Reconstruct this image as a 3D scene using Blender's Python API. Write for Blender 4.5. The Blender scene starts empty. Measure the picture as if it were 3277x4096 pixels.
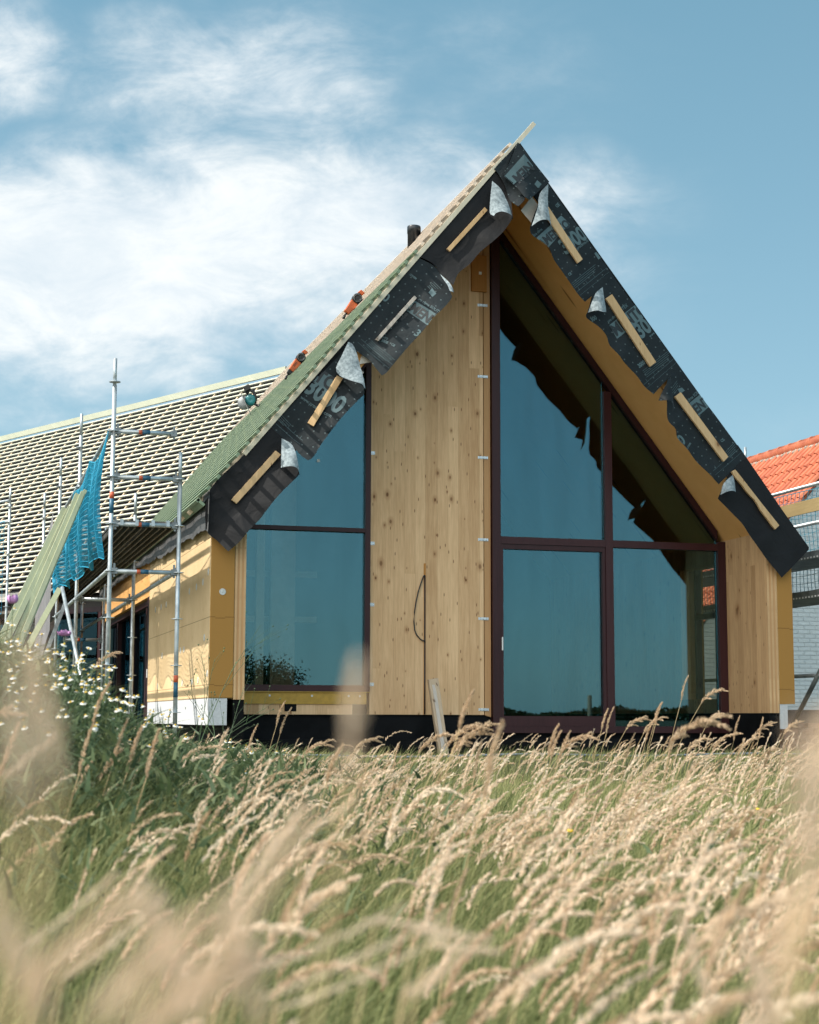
import bpy, bmesh, math, random
import numpy as np
from mathutils import Vector, Matrix, geometry
R = math.radians
rnd = random.Random(7)
rng = np.random.default_rng(11)
scene = bpy.context.scene
COL = scene.collection

# ------------------------------------------------------------------ camera
cam = bpy.data.cameras.new('camera')
camo = bpy.data.objects.new('camera', cam)
COL.objects.link(camo)
YAW, PITCH, ROLL = 0.27983, 0.126664, 0.002869
CAM = Vector((-2.760, -17.428, 1.05))
camo.matrix_world = (Matrix.Translation(CAM) @ Matrix.Rotation(-YAW, 4, 'Z') @
                     Matrix.Rotation(math.pi/2 + PITCH, 4, 'X') @ Matrix.Rotation(ROLL, 4, 'Z'))
cam.sensor_fit = 'HORIZONTAL'
cam.sensor_width = 24.0
cam.lens = 6466.0/3277.0*24.0
cam.clip_start = 0.05
cam.clip_end = 4000
cam.dof.use_dof = True
cam.dof.focus_distance = 18.3
cam.dof.aperture_fstop = 3.4
scene.camera = camo

# ------------------------------------------------------------------ light
SUN_EL = R(50)
SUN_DIR = Vector((-math.cos(SUN_EL)*math.cos(R(1.5)), math.cos(SUN_EL)*math.sin(R(1.5)), math.sin(SUN_EL)))  # towards the sun
sun = bpy.data.lights.new('sun', 'SUN')
sun.energy = 4.6
sun.angle = R(0.53)
sun.color = (1.0, 0.93, 0.82)
suno = bpy.data.objects.new('sun', sun)
COL.objects.link(suno)
suno.rotation_euler = (-SUN_DIR).to_track_quat('-Z', 'Y').to_euler()
suno.location = (-20, 0, 30)
scene.view_settings.view_transform = 'Standard'
scene.view_settings.look = 'None'
scene.view_settings.exposure = 0.5
scene.view_settings.gamma = 1
scene.cycles.transparent_max_bounces = 16
scene.cycles.max_bounces = 8

def N(nt, typ, **kw):
    n = nt.nodes.new(typ)
    for k, v in kw.items():
        if k == 'inp':
            for kk, vv in v.items(): n.inputs[kk].default_value = vv
        else: setattr(n, k, v)
    return n
def mth(nt, op, a, b=None, c=None, clamp=False):
    n = nt.nodes.new('ShaderNodeMath'); n.operation = op; n.use_clamp = clamp
    for i, v in enumerate((a, b, c)):
        if v is None: continue
        if isinstance(v, (int, float)): n.inputs[i].default_value = v
        else: nt.links.new(v, n.inputs[i])
    return n.outputs[0]
def mixc(nt, fac, a, b, blend='MIX'):
    n = nt.nodes.new('ShaderNodeMix'); n.data_type = 'RGBA'; n.blend_type = blend
    for s, v in ((0, fac), (6, a), (7, b)):
        if isinstance(v, (int, float)): n.inputs[s].default_value = v
        elif isinstance(v, tuple): n.inputs[s].default_value = (*v[:3], 1)
        else: nt.links.new(v, n.inputs[s])
    return n.outputs[2]
def ramp(nt, fac, lo, hi, a=0.0, b=1.0, smooth=True):
    n = nt.nodes.new('ShaderNodeMapRange'); n.interpolation_type = 'SMOOTHSTEP' if smooth else 'LINEAR'
    nt.links.new(fac, n.inputs[0])
    for i, v in zip((1, 2, 3, 4), (lo, hi, a, b)): n.inputs[i].default_value = v
    return n.outputs[0]
def combine(nt, x, y, z):
    n = nt.nodes.new('ShaderNodeCombineXYZ')
    for i, v in enumerate((x, y, z)):
        if isinstance(v, (int, float)): n.inputs[i].default_value = v
        else: nt.links.new(v, n.inputs[i])
    return n.outputs[0]
def noise(nt, vec, scale, detail=4, rough=0.55, dist=0.0, out=0):
    n = nt.nodes.new('ShaderNodeTexNoise'); nt.links.new(vec, n.inputs['Vector'])
    n.inputs['Scale'].default_value = scale; n.inputs['Detail'].default_value = detail
    n.inputs['Roughness'].default_value = rough; n.inputs['Distortion'].default_value = dist
    return n.outputs[out]

# ------------------------------------------------------------------ sky with clouds
world = bpy.data.worlds.new('World'); scene.world = world
world.use_nodes = True
nt = world.node_tree; nt.nodes.clear()
wo = N(nt, 'ShaderNodeOutputWorld'); bg = N(nt, 'ShaderNodeBackground'); bg.inputs[1].default_value = 0.15
sky = N(nt, 'ShaderNodeTexSky'); sky.sky_type = 'NISHITA'; sky.sun_disc = False
sky.sun_elevation = SUN_EL
sky.sun_rotation = math.atan2(SUN_DIR.x, SUN_DIR.y)
sky.air_density = 1.0; sky.dust_density = 0.6; sky.ozone_density = 1.2
tc = N(nt, 'ShaderNodeTexCoord')
sep = N(nt, 'ShaderNodeSeparateXYZ'); nt.links.new(tc.outputs['Generated'], sep.inputs[0])
sx, sy, sz = sep.outputs
cyw, syw = math.cos(YAW), math.sin(YAW)
fw = mth(nt, 'ADD', mth(nt, 'MULTIPLY', sx, syw), mth(nt, 'MULTIPLY', sy, cyw))
rt = mth(nt, 'ADD', mth(nt, 'MULTIPLY', sx, cyw), mth(nt, 'MULTIPLY', sy, -syw))
fwc = mth(nt, 'MAXIMUM', fw, 0.05)
cu = mth(nt, 'MULTIPLY', mth(nt, 'DIVIDE', rt, fwc), 3.95)     # heading, in half picture widths
cv = mth(nt, 'MULTIPLY', mth(nt, 'DIVIDE', sz, fwc), 3.95)     # elevation
cvec = combine(nt, cu, cv, 0.0)
def warp(v, amt, sc):
    nn = N(nt, 'ShaderNodeTexNoise'); nn.inputs['Scale'].default_value = sc; nn.inputs['Detail'].default_value = 6
    nt.links.new(v, nn.inputs['Vector'])
    s = N(nt, 'ShaderNodeVectorMath', operation='SUBTRACT'); nt.links.new(nn.outputs['Color'], s.inputs[0]); s.inputs[1].default_value = (.5, .5, .5)
    m = N(nt, 'ShaderNodeVectorMath', operation='SCALE'); nt.links.new(s.outputs[0], m.inputs[0]); m.inputs['Scale'].default_value = amt
    a = N(nt, 'ShaderNodeVectorMath', operation='ADD'); nt.links.new(v, a.inputs[0]); nt.links.new(m.outputs[0], a.inputs[1])
    return a.outputs[0]
wv = warp(cvec, 0.45, 2.0)
CLOUDS = [  # u, v, half sizes, turn, weight
    (-0.80, 1.15, 1.10, 0.44, 3, 1.30), (-0.25, 1.22, 0.95, 0.42, -4, 1.12), (0.10, 1.27, 0.66, 0.26, 6, 0.85), (0.38, 1.37, 0.34, 0.13, 8, 0.50),
    (-0.44, 1.66, 0.55, 0.25, 0, 0.66), (-1.0, 1.73, 0.26, 0.18, 0, 0.72), (-1.0, 0.90, 0.9, 0.20, -6, 0.80),
    (-0.75, 0.70, 0.7, 0.07, -4, 0.40), (-0.95, 0.78, 0.6, 0.09, -4, 0.45), (0.2, 1.66, 0.55, 0.22, 0, 0.20), (-0.15, 1.02, 0.5, 0.22, -12, 0.6), (1.2, 0.75, 0.6, 0.08, 0, 0.15)]
tot = None
for (u, v, a, b, t, w) in CLOUDS:
    mp = N(nt, 'ShaderNodeMapping'); mp.vector_type = 'TEXTURE'
    nt.links.new(wv, mp.inputs[0]); mp.inputs['Location'].default_value = (u, v, 0)
    mp.inputs['Rotation'].default_value = (0, 0, R(t)); mp.inputs['Scale'].default_value = (a, b, 1)
    ln = N(nt, 'ShaderNodeVectorMath', operation='LENGTH'); nt.links.new(mp.outputs[0], ln.inputs[0])
    g = ramp(nt, ln.outputs['Value'], 0.0, 1.25, w, 0.0)
    tot = g if tot is None else mth(nt, 'MAXIMUM', tot, g)
stretch = N(nt, 'ShaderNodeMapping'); nt.links.new(cvec, stretch.inputs[0]); stretch.inputs['Scale'].default_value = (1.0, 1.9, 1); stretch.inputs['Rotation'].default_value = (0, 0, R(-12))
n1 = noise(nt, stretch.outputs[0], 3.1, 12, 0.66, 0.45)
n2 = noise(nt, stretch.outputs[0], 9.0, 6, 0.6, 0.2)
gate = ramp(nt, tot, 0.0, 0.55, 0.12, 1.0)
dens = mth(nt, 'ADD', tot, mth(nt, 'MULTIPLY', gate, mth(nt, 'ADD', mth(nt, 'MULTIPLY', mth(nt, 'SUBTRACT', n1, 0.5), 1.30), mth(nt, 'MULTIPLY', mth(nt, 'SUBTRACT', n2, 0.5), 0.55))))
dens = ramp(nt, dens, 0.00, 1.15)
dens = mth(nt, 'MULTIPLY', dens, mth(nt, 'GREATER_THAN', fw, 0.06))
hsv = N(nt, 'ShaderNodeHueSaturation'); nt.links.new(sky.outputs[0], hsv.inputs['Color'])
hsv.inputs['Saturation'].default_value = 0.85; hsv.inputs['Value'].default_value = 0.84; hsv.inputs['Hue'].default_value = 0.492
el = ramp(nt, sz, 0.0, 0.55, smooth=False)
grad = mixc(nt, el, (1.32, 2.62, 3.12), (0.50, 1.62, 2.20))
tint = mixc(nt, 0.62, hsv.outputs[0], grad)
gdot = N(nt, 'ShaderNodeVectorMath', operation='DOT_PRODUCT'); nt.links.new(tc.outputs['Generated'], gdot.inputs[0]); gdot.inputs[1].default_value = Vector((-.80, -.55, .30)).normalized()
glow = ramp(nt, gdot.outputs['Value'], 0.25, 0.95)          # unseen bright glow added left of and behind the camera as gable fill
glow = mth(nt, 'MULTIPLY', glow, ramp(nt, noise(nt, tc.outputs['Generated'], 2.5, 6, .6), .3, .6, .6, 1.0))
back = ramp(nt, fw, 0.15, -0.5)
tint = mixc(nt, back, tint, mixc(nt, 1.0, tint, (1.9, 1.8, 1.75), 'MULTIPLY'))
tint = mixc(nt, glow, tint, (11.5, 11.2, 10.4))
shade = ramp(nt, n1, 0.35, 0.7, 0.0, 1.0)
ccol = mixc(nt, shade, (4.1, 4.45, 4.7), (5.1, 5.2, 5.15))
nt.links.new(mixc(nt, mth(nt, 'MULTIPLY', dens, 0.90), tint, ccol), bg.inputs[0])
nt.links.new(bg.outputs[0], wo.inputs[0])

# ------------------------------------------------------------------ materials
def newmat(name):
    m = bpy.data.materials.new(name); m.use_nodes = True
    nt = m.node_tree; nt.nodes.clear()
    o = N(nt, 'ShaderNodeOutputMaterial'); p = N(nt, 'ShaderNodeBsdfPrincipled')
    nt.links.new(p.outputs[0], o.inputs[0])
    return m, nt, p
def plain(name, col, rough=0.6, metal=0.0, var=0.12, nscale=6.0, bump=0.0, spec=0.5, col2=None):
    m, nt, p = newmat(name)
    tcn = N(nt, 'ShaderNodeTexCoord')
    f = noise(nt, tcn.outputs['Object'], nscale, 6, 0.6)
    f = ramp(nt, f, 0.3, 0.7)
    c2 = col2 or tuple(min(1, c*(1+var)) for c in col)
    c1 = tuple(c*(1-var) for c in col)
    nt.links.new(mixc(nt, f, c1, c2), p.inputs['Base Color'])
    p.inputs['Roughness'].default_value = rough; p.inputs['Metallic'].default_value = metal
    p.inputs['Specular IOR Level'].default_value = spec
    if bump:
        b = N(nt, 'ShaderNodeBump'); b.inputs['Strength'].default_value = bump; b.inputs['Distance'].default_value = 0.01
        nt.links.new(noise(nt, tcn.outputs['Object'], nscale*12, 4, 0.6), b.inputs['Height']); nt.links.new(b.outputs[0], p.inputs['Normal'])
    return m
def wood(name, c1, c2, grain='z', board=None, bw=0.12, knots=0.0, rough=0.65, kscale=5.0, perobj=0.0, layers=None):
    """procedural timber: boards side by side along axis board, grain along axis grain"""
    m, nt, p = newmat(name)
    tcn = N(nt, 'ShaderNodeTexCoord'); s = N(nt, 'ShaderNodeSeparateXYZ'); nt.links.new(tcn.outputs['Object'], s.inputs[0])
    ax = dict(x=s.outputs[0], y=s.outputs[1], z=s.outputs[2])
    g = ax[grain]
    oth = [k for k in 'xyz' if k != grain]
    b = ax[board] if board else mth(nt, 'ADD', ax[oth[0]], mth(nt, 'MULTIPLY', ax[oth[1]], 0.73))
    oi = N(nt, 'ShaderNodeObjectInfo')
    if board:
        wob = noise(nt, combine(nt, mth(nt, 'MULTIPLY', b, 3.1), 0, 0), 1.0, 1)
        idx = mth(nt, 'FLOOR', mth(nt, 'DIVIDE', mth(nt, 'ADD', b, mth(nt, 'MULTIPLY', wob, 0.10)), bw))
        wn0 = N(nt, 'ShaderNodeTexWhiteNoise'); wn0.noise_dimensions = '1D'; nt.links.new(idx, wn0.inputs['W'])
        joint = mth(nt, 'FLOOR', mth(nt, 'ADD', mth(nt, 'MULTIPLY', g, 0.17), mth(nt, 'MULTIPLY', wn0.outputs['Value'], 7.0)))
        wn = N(nt, 'ShaderNodeTexWhiteNoise'); wn.noise_dimensions = '2D'; nt.links.new(combine(nt, idx, joint, 0), wn.inputs['Vector'])
        tone = wn.outputs['Value']
        off = mth(nt, 'MULTIPLY', tone, 37.0)
    else:
        tone = oi.outputs['Random']; off = mth(nt, 'MULTIPLY', tone, 53.0)
    gv = combine(nt, mth(nt, 'MULTIPLY', b, 38.0), mth(nt, 'MULTIPLY', g, 1.6), off)
    gr = noise(nt, gv, 1.0, 5, 0.6, 0.6)
    gv2 = combine(nt, mth(nt, 'MULTIPLY', b, 110.0), mth(nt, 'MULTIPLY', g, 5.0), off)
    gr2 = noise(nt, gv2, 1.0, 3, 0.6, 0.2)
    blot = noise(nt, combine(nt, mth(nt, 'MULTIPLY', b, 5.0), mth(nt, 'MULTIPLY', g, 1.4), off), 1.0, 4)
    f = mth(nt, 'ADD', mth(nt, 'MULTIPLY', gr, 0.55), mth(nt, 'ADD', mth(nt, 'MULTIPLY', tone, 0.35), mth(nt, 'MULTIPLY', mth(nt, 'SUBTRACT', gr2, 0.5), 0.5)))
    f = mth(nt, 'ADD', f, mth(nt, 'MULTIPLY', mth(nt, 'SUBTRACT', blot, 0.5), 0.5))
    f = ramp(nt, f, 0.15, 0.85, smooth=False)
    col = mixc(nt, f, c1, c2)
    if knots:
        for ks, kp, off_ in ((kscale, knots, 0.0), (kscale*.47, knots*.75, 7.3)):
            vo = N(nt, 'ShaderNodeTexVoronoi'); vo.voronoi_dimensions = '2D'
            nt.links.new(combine(nt, b, mth(nt, 'ADD', mth(nt, 'MULTIPLY', g, 0.62), off_), 0), vo.inputs['Vector']); vo.inputs['Scale'].default_value = ks
            sc = N(nt, 'ShaderNodeSeparateXYZ'); nt.links.new(vo.outputs['Color'], sc.inputs[0])
            on = mth(nt, 'GREATER_THAN', sc.outputs[0], 1.0-kp)
            siz = mth(nt, 'ADD', 0.22, mth(nt, 'MULTIPLY', mth(nt, 'POWER', sc.outputs[1], 2.0), 0.75))
            if off_: siz = mth(nt, 'MULTIPLY', siz, .8)
            dd = mth(nt, 'DIVIDE', mth(nt, 'ADD', vo.outputs['Distance'], mth(nt, 'MULTIPLY', mth(nt, 'SUBTRACT', gr2, 0.5), 0.05)), siz)
            halo = mth(nt, 'MULTIPLY', on, ramp(nt, dd, 0.05, 0.34, 0.5, 0.0))
            core = mth(nt, 'MULTIPLY', mth(nt, 'MULTIPLY', on, ramp(nt, dd, 0.05, 0.12, 0.9, 0.0)), mth(nt, 'ADD', .55, mth(nt, 'MULTIPLY', sc.outputs[2], .45)))
            col = mixc(nt, halo, col, (c1[0]*0.66, c1[1]*0.52, c1[2]*0.40))
            col = mixc(nt, core, col, (c1[0]*0.26, c1[1]*0.17, c1[2]*0.12))
        # small dark resin flecks
        v2 = N(nt, 'ShaderNodeTexVoronoi'); v2.voronoi_dimensions = '2D'
        nt.links.new(combine(nt, mth(nt, 'MULTIPLY', b, 1.0), mth(nt, 'MULTIPLY', g, 0.30), 3.0), v2.inputs['Vector']); v2.inputs['Scale'].default_value = 13.0
        s2 = N(nt, 'ShaderNodeSeparateXYZ'); nt.links.new(v2.outputs['Color'], s2.inputs[0])
        fl = mth(nt, 'MULTIPLY', mth(nt, 'GREATER_THAN', s2.outputs[2], 0.72), ramp(nt, v2.outputs['Distance'], 0.05, 0.11, 0.75, 0.0))
        col = mixc(nt, fl, col, (c1[0]*0.3, c1[1]*0.2, c1[2]*0.14))
    if board:
        fr = mth(nt, 'FRACT', mth(nt, 'DIVIDE', mth(nt, 'ADD', b, mth(nt, 'MULTIPLY', wob, 0.10)), bw))
        ed = mth(nt, 'MULTIPLY', mth(nt, 'LESS_THAN', fr, 0.02), 0.35)
        col = mixc(nt, ed, col, (c1[0]*0.4, c1[1]*0.35, c1[2]*0.3))
    if perobj:
        col = mixc(nt, mth(nt, 'MULTIPLY', oi.outputs['Random'], perobj), col, tuple(c*0.6 for c in c1))
    nt.links.new(col, p.inputs['Base Color'])
    p.inputs['Roughness'].default_value = rough
    p.inputs['Specular IOR Level'].default_value = 0.25
    bp = N(nt, 'ShaderNodeBump'); bp.inputs['Strength'].default_value = 0.25; bp.inputs['Distance'].default_value = 0.004
    nt.links.new(gr2, bp.inputs['Height']); nt.links.new(bp.outputs[0], p.inputs['Normal'])
    return m
M = {}
M['clt'] = wood('spruce_panel', (0.47, 0.275, 0.135), (0.82, 0.565, 0.335), 'z', 'x', 0.135, knots=0.34, kscale=5.2)
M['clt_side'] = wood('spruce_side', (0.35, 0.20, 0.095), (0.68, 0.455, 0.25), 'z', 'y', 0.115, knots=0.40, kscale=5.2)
M['soffit'] = wood('soffit_wood', (0.66, 0.35, 0.118), (0.80, 0.465, 0.185), 'y', knots=0.25, kscale=5.0)
M['strip'] = wood('strip_wood', (0.40, 0.22, 0.10), (0.56, 0.33, 0.16), 'z')
M['stalk'] = plain('dry_stalk', (0.40, 0.29, 0.15), 0.7)
M['beamend'] = wood('beam_wood', (0.36, 0.15, 0.035), (0.50, 0.23, 0.06), 'z')
M['lath'] = wood('lath_wood', (0.42, 0.27, 0.13), (0.66, 0.47, 0.27), 'z', knots=0.3, kscale=4.0, perobj=0.15)
M['lath_grey'] = wood('lath_grey', (0.25, 0.22, 0.19), (0.55, 0.50, 0.45), 'z', knots=0.2, kscale=4.0)
M['batten_green'] = wood('batten_green', (0.15, 0.225, 0.145), (0.36, 0.45, 0.31), 'y', perobj=0.3)
M['batten_wood'] = wood('batten_wood', (0.60, 0.485, 0.385), (0.85, 0.74, 0.63), 'y', perobj=0.25)
M['batten_pale'] = wood('batten_pale', (0.47, 0.50, 0.41), (0.72, 0.72, 0.61), 'y', perobj=0.30)
M['counter'] = wood('counter_wood', (0.58, 0.44, 0.29), (0.85, 0.72, 0.54), 'y', perobj=0.15)
M['rake'] = wood('rake_wood', (0.62, 0.55, 0.42), (0.82, 0.76, 0.62), 'z')
M['plank'] = wood('plank_green', (0.28, 0.31, 0.20), (0.45, 0.47, 0.32), 'z', perobj=0.25)
M['board_old'] = wood('old_board', (0.20, 0.15, 0.07), (0.34, 0.26, 0.13), 'y')
M['post_old'] = wood('old_post', (0.30, 0.22, 0.15), (0.50, 0.40, 0.29), 'z', knots=0.3)
M['frame'] = wood('window_frame_red', (0.026, 0.009, 0.011), (0.056, 0.019, 0.022), 'z', rough=0.38)
M['darkwall'] = plain('dark_cladding', (0.030, 0.022, 0.018), 0.6)
M['bitumen'] = plain('bitumen', (0.0045, 0.005, 0.006), 0.7, nscale=3, var=0.5, spec=0.12)
M['yellow'] = plain('ochre_board', (0.42, 0.25, 0.035), 0.6, nscale=20)
M['ridge'] = wood('ridge_wood', (0.30, 0.33, 0.26), (0.46, 0.48, 0.39), 'y')
M['whitefoam'] = plain('white_foam', (0.52, 0.54, 0.57), 0.8, var=0.08, nscale=40, bump=0.2)
M['film'] = plain('pale_film', (0.62, 0.58, 0.52), 0.5)
M['disc'] = plain('anchor_plastic', (0.55, 0.58, 0.58), 0.4)
M['zinc'] = plain('galvanised_steel', (0.42, 0.47, 0.50), 0.42, 0.55, var=0.25, nscale=7)
M['zincdark'] = plain('weathered_steel', (0.20, 0.22, 0.23), 0.5, 0.4, var=0.35, nscale=5)
M['bracket'] = plain('bracket_steel', (0.62, 0.65, 0.68), 0.35, 0.5, var=0.15, nscale=30)
M['deck'] = plain('scaffold_deck', (0.13, 0.115, 0.095), 0.6, 0.2, var=0.4, nscale=3)
M['orange'] = plain('tape_orange', (0.55, 0.10, 0.04), 0.5)
M['tapeblue'] = plain('tape_blue', (0.02, 0.10, 0.17), 0.5)
M['net'] = plain('net_blue', (0.008, 0.27, 0.44), 0.6)
M['net_dark'] = plain('net_teal', (0.03, 0.17, 0.24), 0.6)
M['tarp'] = plain('grey_sheet', (0.17, 0.165, 0.175), 0.6, nscale=2, var=0.2)
M['black'] = plain('black_plastic', (0.012, 0.013, 0.015), 0.4)
M['flue'] = plain('flue_black', (0.030, 0.034, 0.040), 0.35, 0.3, var=0.4, nscale=8)
M['toolorange'] = plain('tool_orange', (0.52, 0.11, 0.028), 0.45)
M['toolteal'] = plain('tool_teal', (0.01, 0.17, 0.19), 0.35)
M['alu'] = plain('aluminium', (0.40, 0.41, 0.40), 0.45, 0.5)
M['cable'] = plain('cable_black', (0.02, 0.022, 0.024), 0.5)
M['conduit'] = plain('conduit_grey', (0.14, 0.17, 0.22), 0.6)
M['brick'] = plain('paver_pink', (0.36, 0.20, 0.14), 0.85, nscale=9, var=0.3, bump=0.4)
M['bucket'] = plain('bucket_brown', (0.20, 0.075, 0.06), 0.5)
M['white'] = plain('white_paint', (0.75, 0.75, 0.75), 0.5)
M['mortar'] = plain('mortar', (0.30, 0.28, 0.24), 0.9, nscale=12, var=0.4)
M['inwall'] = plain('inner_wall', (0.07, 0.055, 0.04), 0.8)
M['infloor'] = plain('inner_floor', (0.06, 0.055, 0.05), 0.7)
M['feltgrey'] = plain('felt_underside', (0.20, 0.25, 0.28), 0.9, nscale=30, var=0.3, col2=(0.31, 0.37, 0.40))
M['print'] = plain('membrane_print', (0.068, 0.118, 0.132), 0.5, var=0.12)
M['ink'] = plain('membrane_ink', (0.008, 0.012, 0.015), 0.5)

def insulation():
    m, nt, p = newmat('insulation_board')
    tcn = N(nt, 'ShaderNodeTexCoord'); s = N(nt, 'ShaderNodeSeparateXYZ'); nt.links.new(tcn.outputs['Object'], s.inputs[0])
    ge = N(nt, 'ShaderNodeNewGeometry'); sn = N(nt, 'ShaderNodeSeparateXYZ'); nt.links.new(ge.outputs['Normal'], sn.inputs[0])
    fine = noise(nt, tcn.outputs['Object'], 160, 3, 0.7); big = noise(nt, tcn.outputs['Object'], 1.7, 5, 0.6)
    col = mixc(nt, ramp(nt, big, .3, .7), (0.66, 0.495, 0.29), (0.74, 0.57, 0.35))
    st_ = ramp(nt, noise(nt, tcn.outputs['Object'], 5.5, 7, 0.7, 0.6), .52, .75); col = mixc(nt, mth(nt, 'MULTIPLY', st_, 0.30), col, (0.42, 0.28, 0.13))
    endg = mth(nt, 'GREATER_THAN', mth(nt, 'ABSOLUTE', sn.outputs[1]), 0.7)   # sawn end of the board is browner than its pressed face
    col = mixc(nt, endg, col, (0.38, 0.205, 0.062))
    col = mixc(nt, mth(nt, 'MULTIPLY', ramp(nt, fine, .35, .65), 0.22), col, (0.26, 0.13, 0.03))
    z = mth(nt, 'ADD', s.outputs[2], mth(nt, 'MULTIPLY', mth(nt, 'GREATER_THAN', mth(nt, 'FRACT', mth(nt, 'MULTIPLY', s.outputs[0], 3.6)), .62), 0.012))
    seam = None
    for zz in (2.70, 1.83, 1.10):
        q = mth(nt, 'LESS_THAN', mth(nt, 'ABSOLUTE', mth(nt, 'SUBTRACT', z, zz-0.0)), 0.0045)
        seam = q if seam is None else mth(nt, 'MAXIMUM', seam, q)
    seam = mth(nt, 'MULTIPLY', seam, 0.55)
    col = mixc(nt, seam, col, (0.10, 0.05, 0.02))
    nt.links.new(col, p.inputs['Base Color']); p.inputs['Roughness'].default_value = 0.9; p.inputs['Specular IOR Level'].default_value = 0.1
    b = N(nt, 'ShaderNodeBump'); b.inputs['Strength'].default_value = 0.4; b.inputs['Distance'].default_value = 0.004
    nt.links.new(fine, b.inputs['Height']); nt.links.new(b.outputs[0], p.inputs['Normal'])
    return m
M['insul'] = insulation()

def membrane(name, base, plus):
    m, nt, p = newmat(name)
    uvn = N(nt, 'ShaderNodeUVMap'); s = N(nt, 'ShaderNodeSeparateXYZ'); nt.links.new(uvn.outputs[0], s.inputs[0])
    tcn = N(nt, 'ShaderNodeTexCoord')
    big = noise(nt, tcn.outputs['Object'], 2.2, 5, 0.6)
    col = mixc(nt, ramp(nt, big, .3, .75), base, tuple(c*1.5 for c in base))
    if plus:
        k = 9.5
        u = mth(nt, 'MULTIPLY', s.outputs[0], k); v = mth(nt, 'MULTIPLY', s.outputs[1], k)
        row = mth(nt, 'MULTIPLY', mth(nt, 'MODULO', mth(nt, 'FLOOR', v), 2.0), 0.5)
        fu = mth(nt, 'ABSOLUTE', mth(nt, 'SUBTRACT', mth(nt, 'FRACT', mth(nt, 'ADD', u, row)), .5)); fv = mth(nt, 'ABSOLUTE', mth(nt, 'SUBTRACT', mth(nt, 'FRACT', v), .5))
        a = mth(nt, 'MULTIPLY', mth(nt, 'LESS_THAN', fu, .09), mth(nt, 'LESS_THAN', fv, .03))
        b = mth(nt, 'MULTIPLY', mth(nt, 'LESS_THAN', fu, .03), mth(nt, 'LESS_THAN', fv, .09))
        col = mixc(nt, mth(nt, 'MULTIPLY', mth(nt, 'MAXIMUM', a, b), 0.5), col, (0.16, 0.21, 0.22))
    nt.links.new(col, p.inputs['Base Color']); p.inputs['Roughness'].default_value = 0.55
    p.inputs['Specular IOR Level'].default_value = 0.15
    p.inputs['Sheen Weight'].default_value = 0.12; p.inputs['Sheen Roughness'].default_value = 0.4; p.inputs['Sheen Tint'].default_value = (0.95, 0.9, 0.85, 1)
    bp = N(nt, 'ShaderNodeBump'); bp.inputs['Strength'].default_value = 0.35; bp.inputs['Distance'].default_value = 0.04
    nt.links.new(noise(nt, tcn.outputs['Object'], 4.5, 3, 0.5, 1.2), bp.inputs['Height']); nt.links.new(bp.outputs[0], p.inputs['Normal'])
    return m
M['mem'] = membrane('printed_membrane', (0.011, 0.0155, 0.0185), True)
M['memplain'] = membrane('plain_membrane', (0.0080, 0.0085, 0.0100), False)
M['wingmem'] = plain('wing_felt', (0.010, 0.010, 0.012), 0.8, spec=0.08)
M['memeave'] = membrane('eave_membrane', (0.060, 0.062, 0.066), False)

def glass(name, refl):
    m = bpy.data.materials.new(name); m.use_nodes = True; nt = m.node_tree; nt.nodes.clear()
    o = N(nt, 'ShaderNodeOutputMaterial')
    t = N(nt, 'ShaderNodeBsdfTransparent'); t.inputs[0].default_value = (0.78, 0.76, 0.68, 1)
    g = N(nt, 'ShaderNodeBsdfGlossy'); g.inputs['Roughness'].default_value = 0.0; g.inputs['Color'].default_value = (0.31, 0.58, 0.70, 1)
    fr = N(nt, 'ShaderNodeFresnel'); fr.inputs[0].default_value = 1.5
    tcn = N(nt, 'ShaderNodeTexCoord'); mpn = N(nt, 'ShaderNodeMapping'); nt.links.new(tcn.outputs['Object'], mpn.inputs[0]); mpn.inputs['Scale'].default_value = (2.2, 1, .35)
    smear = mth(nt, 'MULTIPLY', mth(nt, 'SUBTRACT', noise(nt, mpn.outputs[0], 2.0, 6, .6, .5), .5), refl*.55)
    g.inputs['Color'].default_value = (0.225, 0.475, 0.59, 1)
    f = mth(nt, 'ADD', mth(nt, 'ADD', refl, smear), mth(nt, 'MULTIPLY', fr.outputs[0], 1.0), clamp=True)
    mx = N(nt, 'ShaderNodeMixShader'); nt.links.new(f, mx.inputs[0]); nt.links.new(t.outputs[0], mx.inputs[1]); nt.links.new(g.outputs[0], mx.inputs[2])
    nt.links.new(mx.outputs[0], o.inputs[0])
    return m
M['glass'] = glass('coated_glass', 0.13)
M['glass_clear'] = glass('clear_glass', 0.0)

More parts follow.
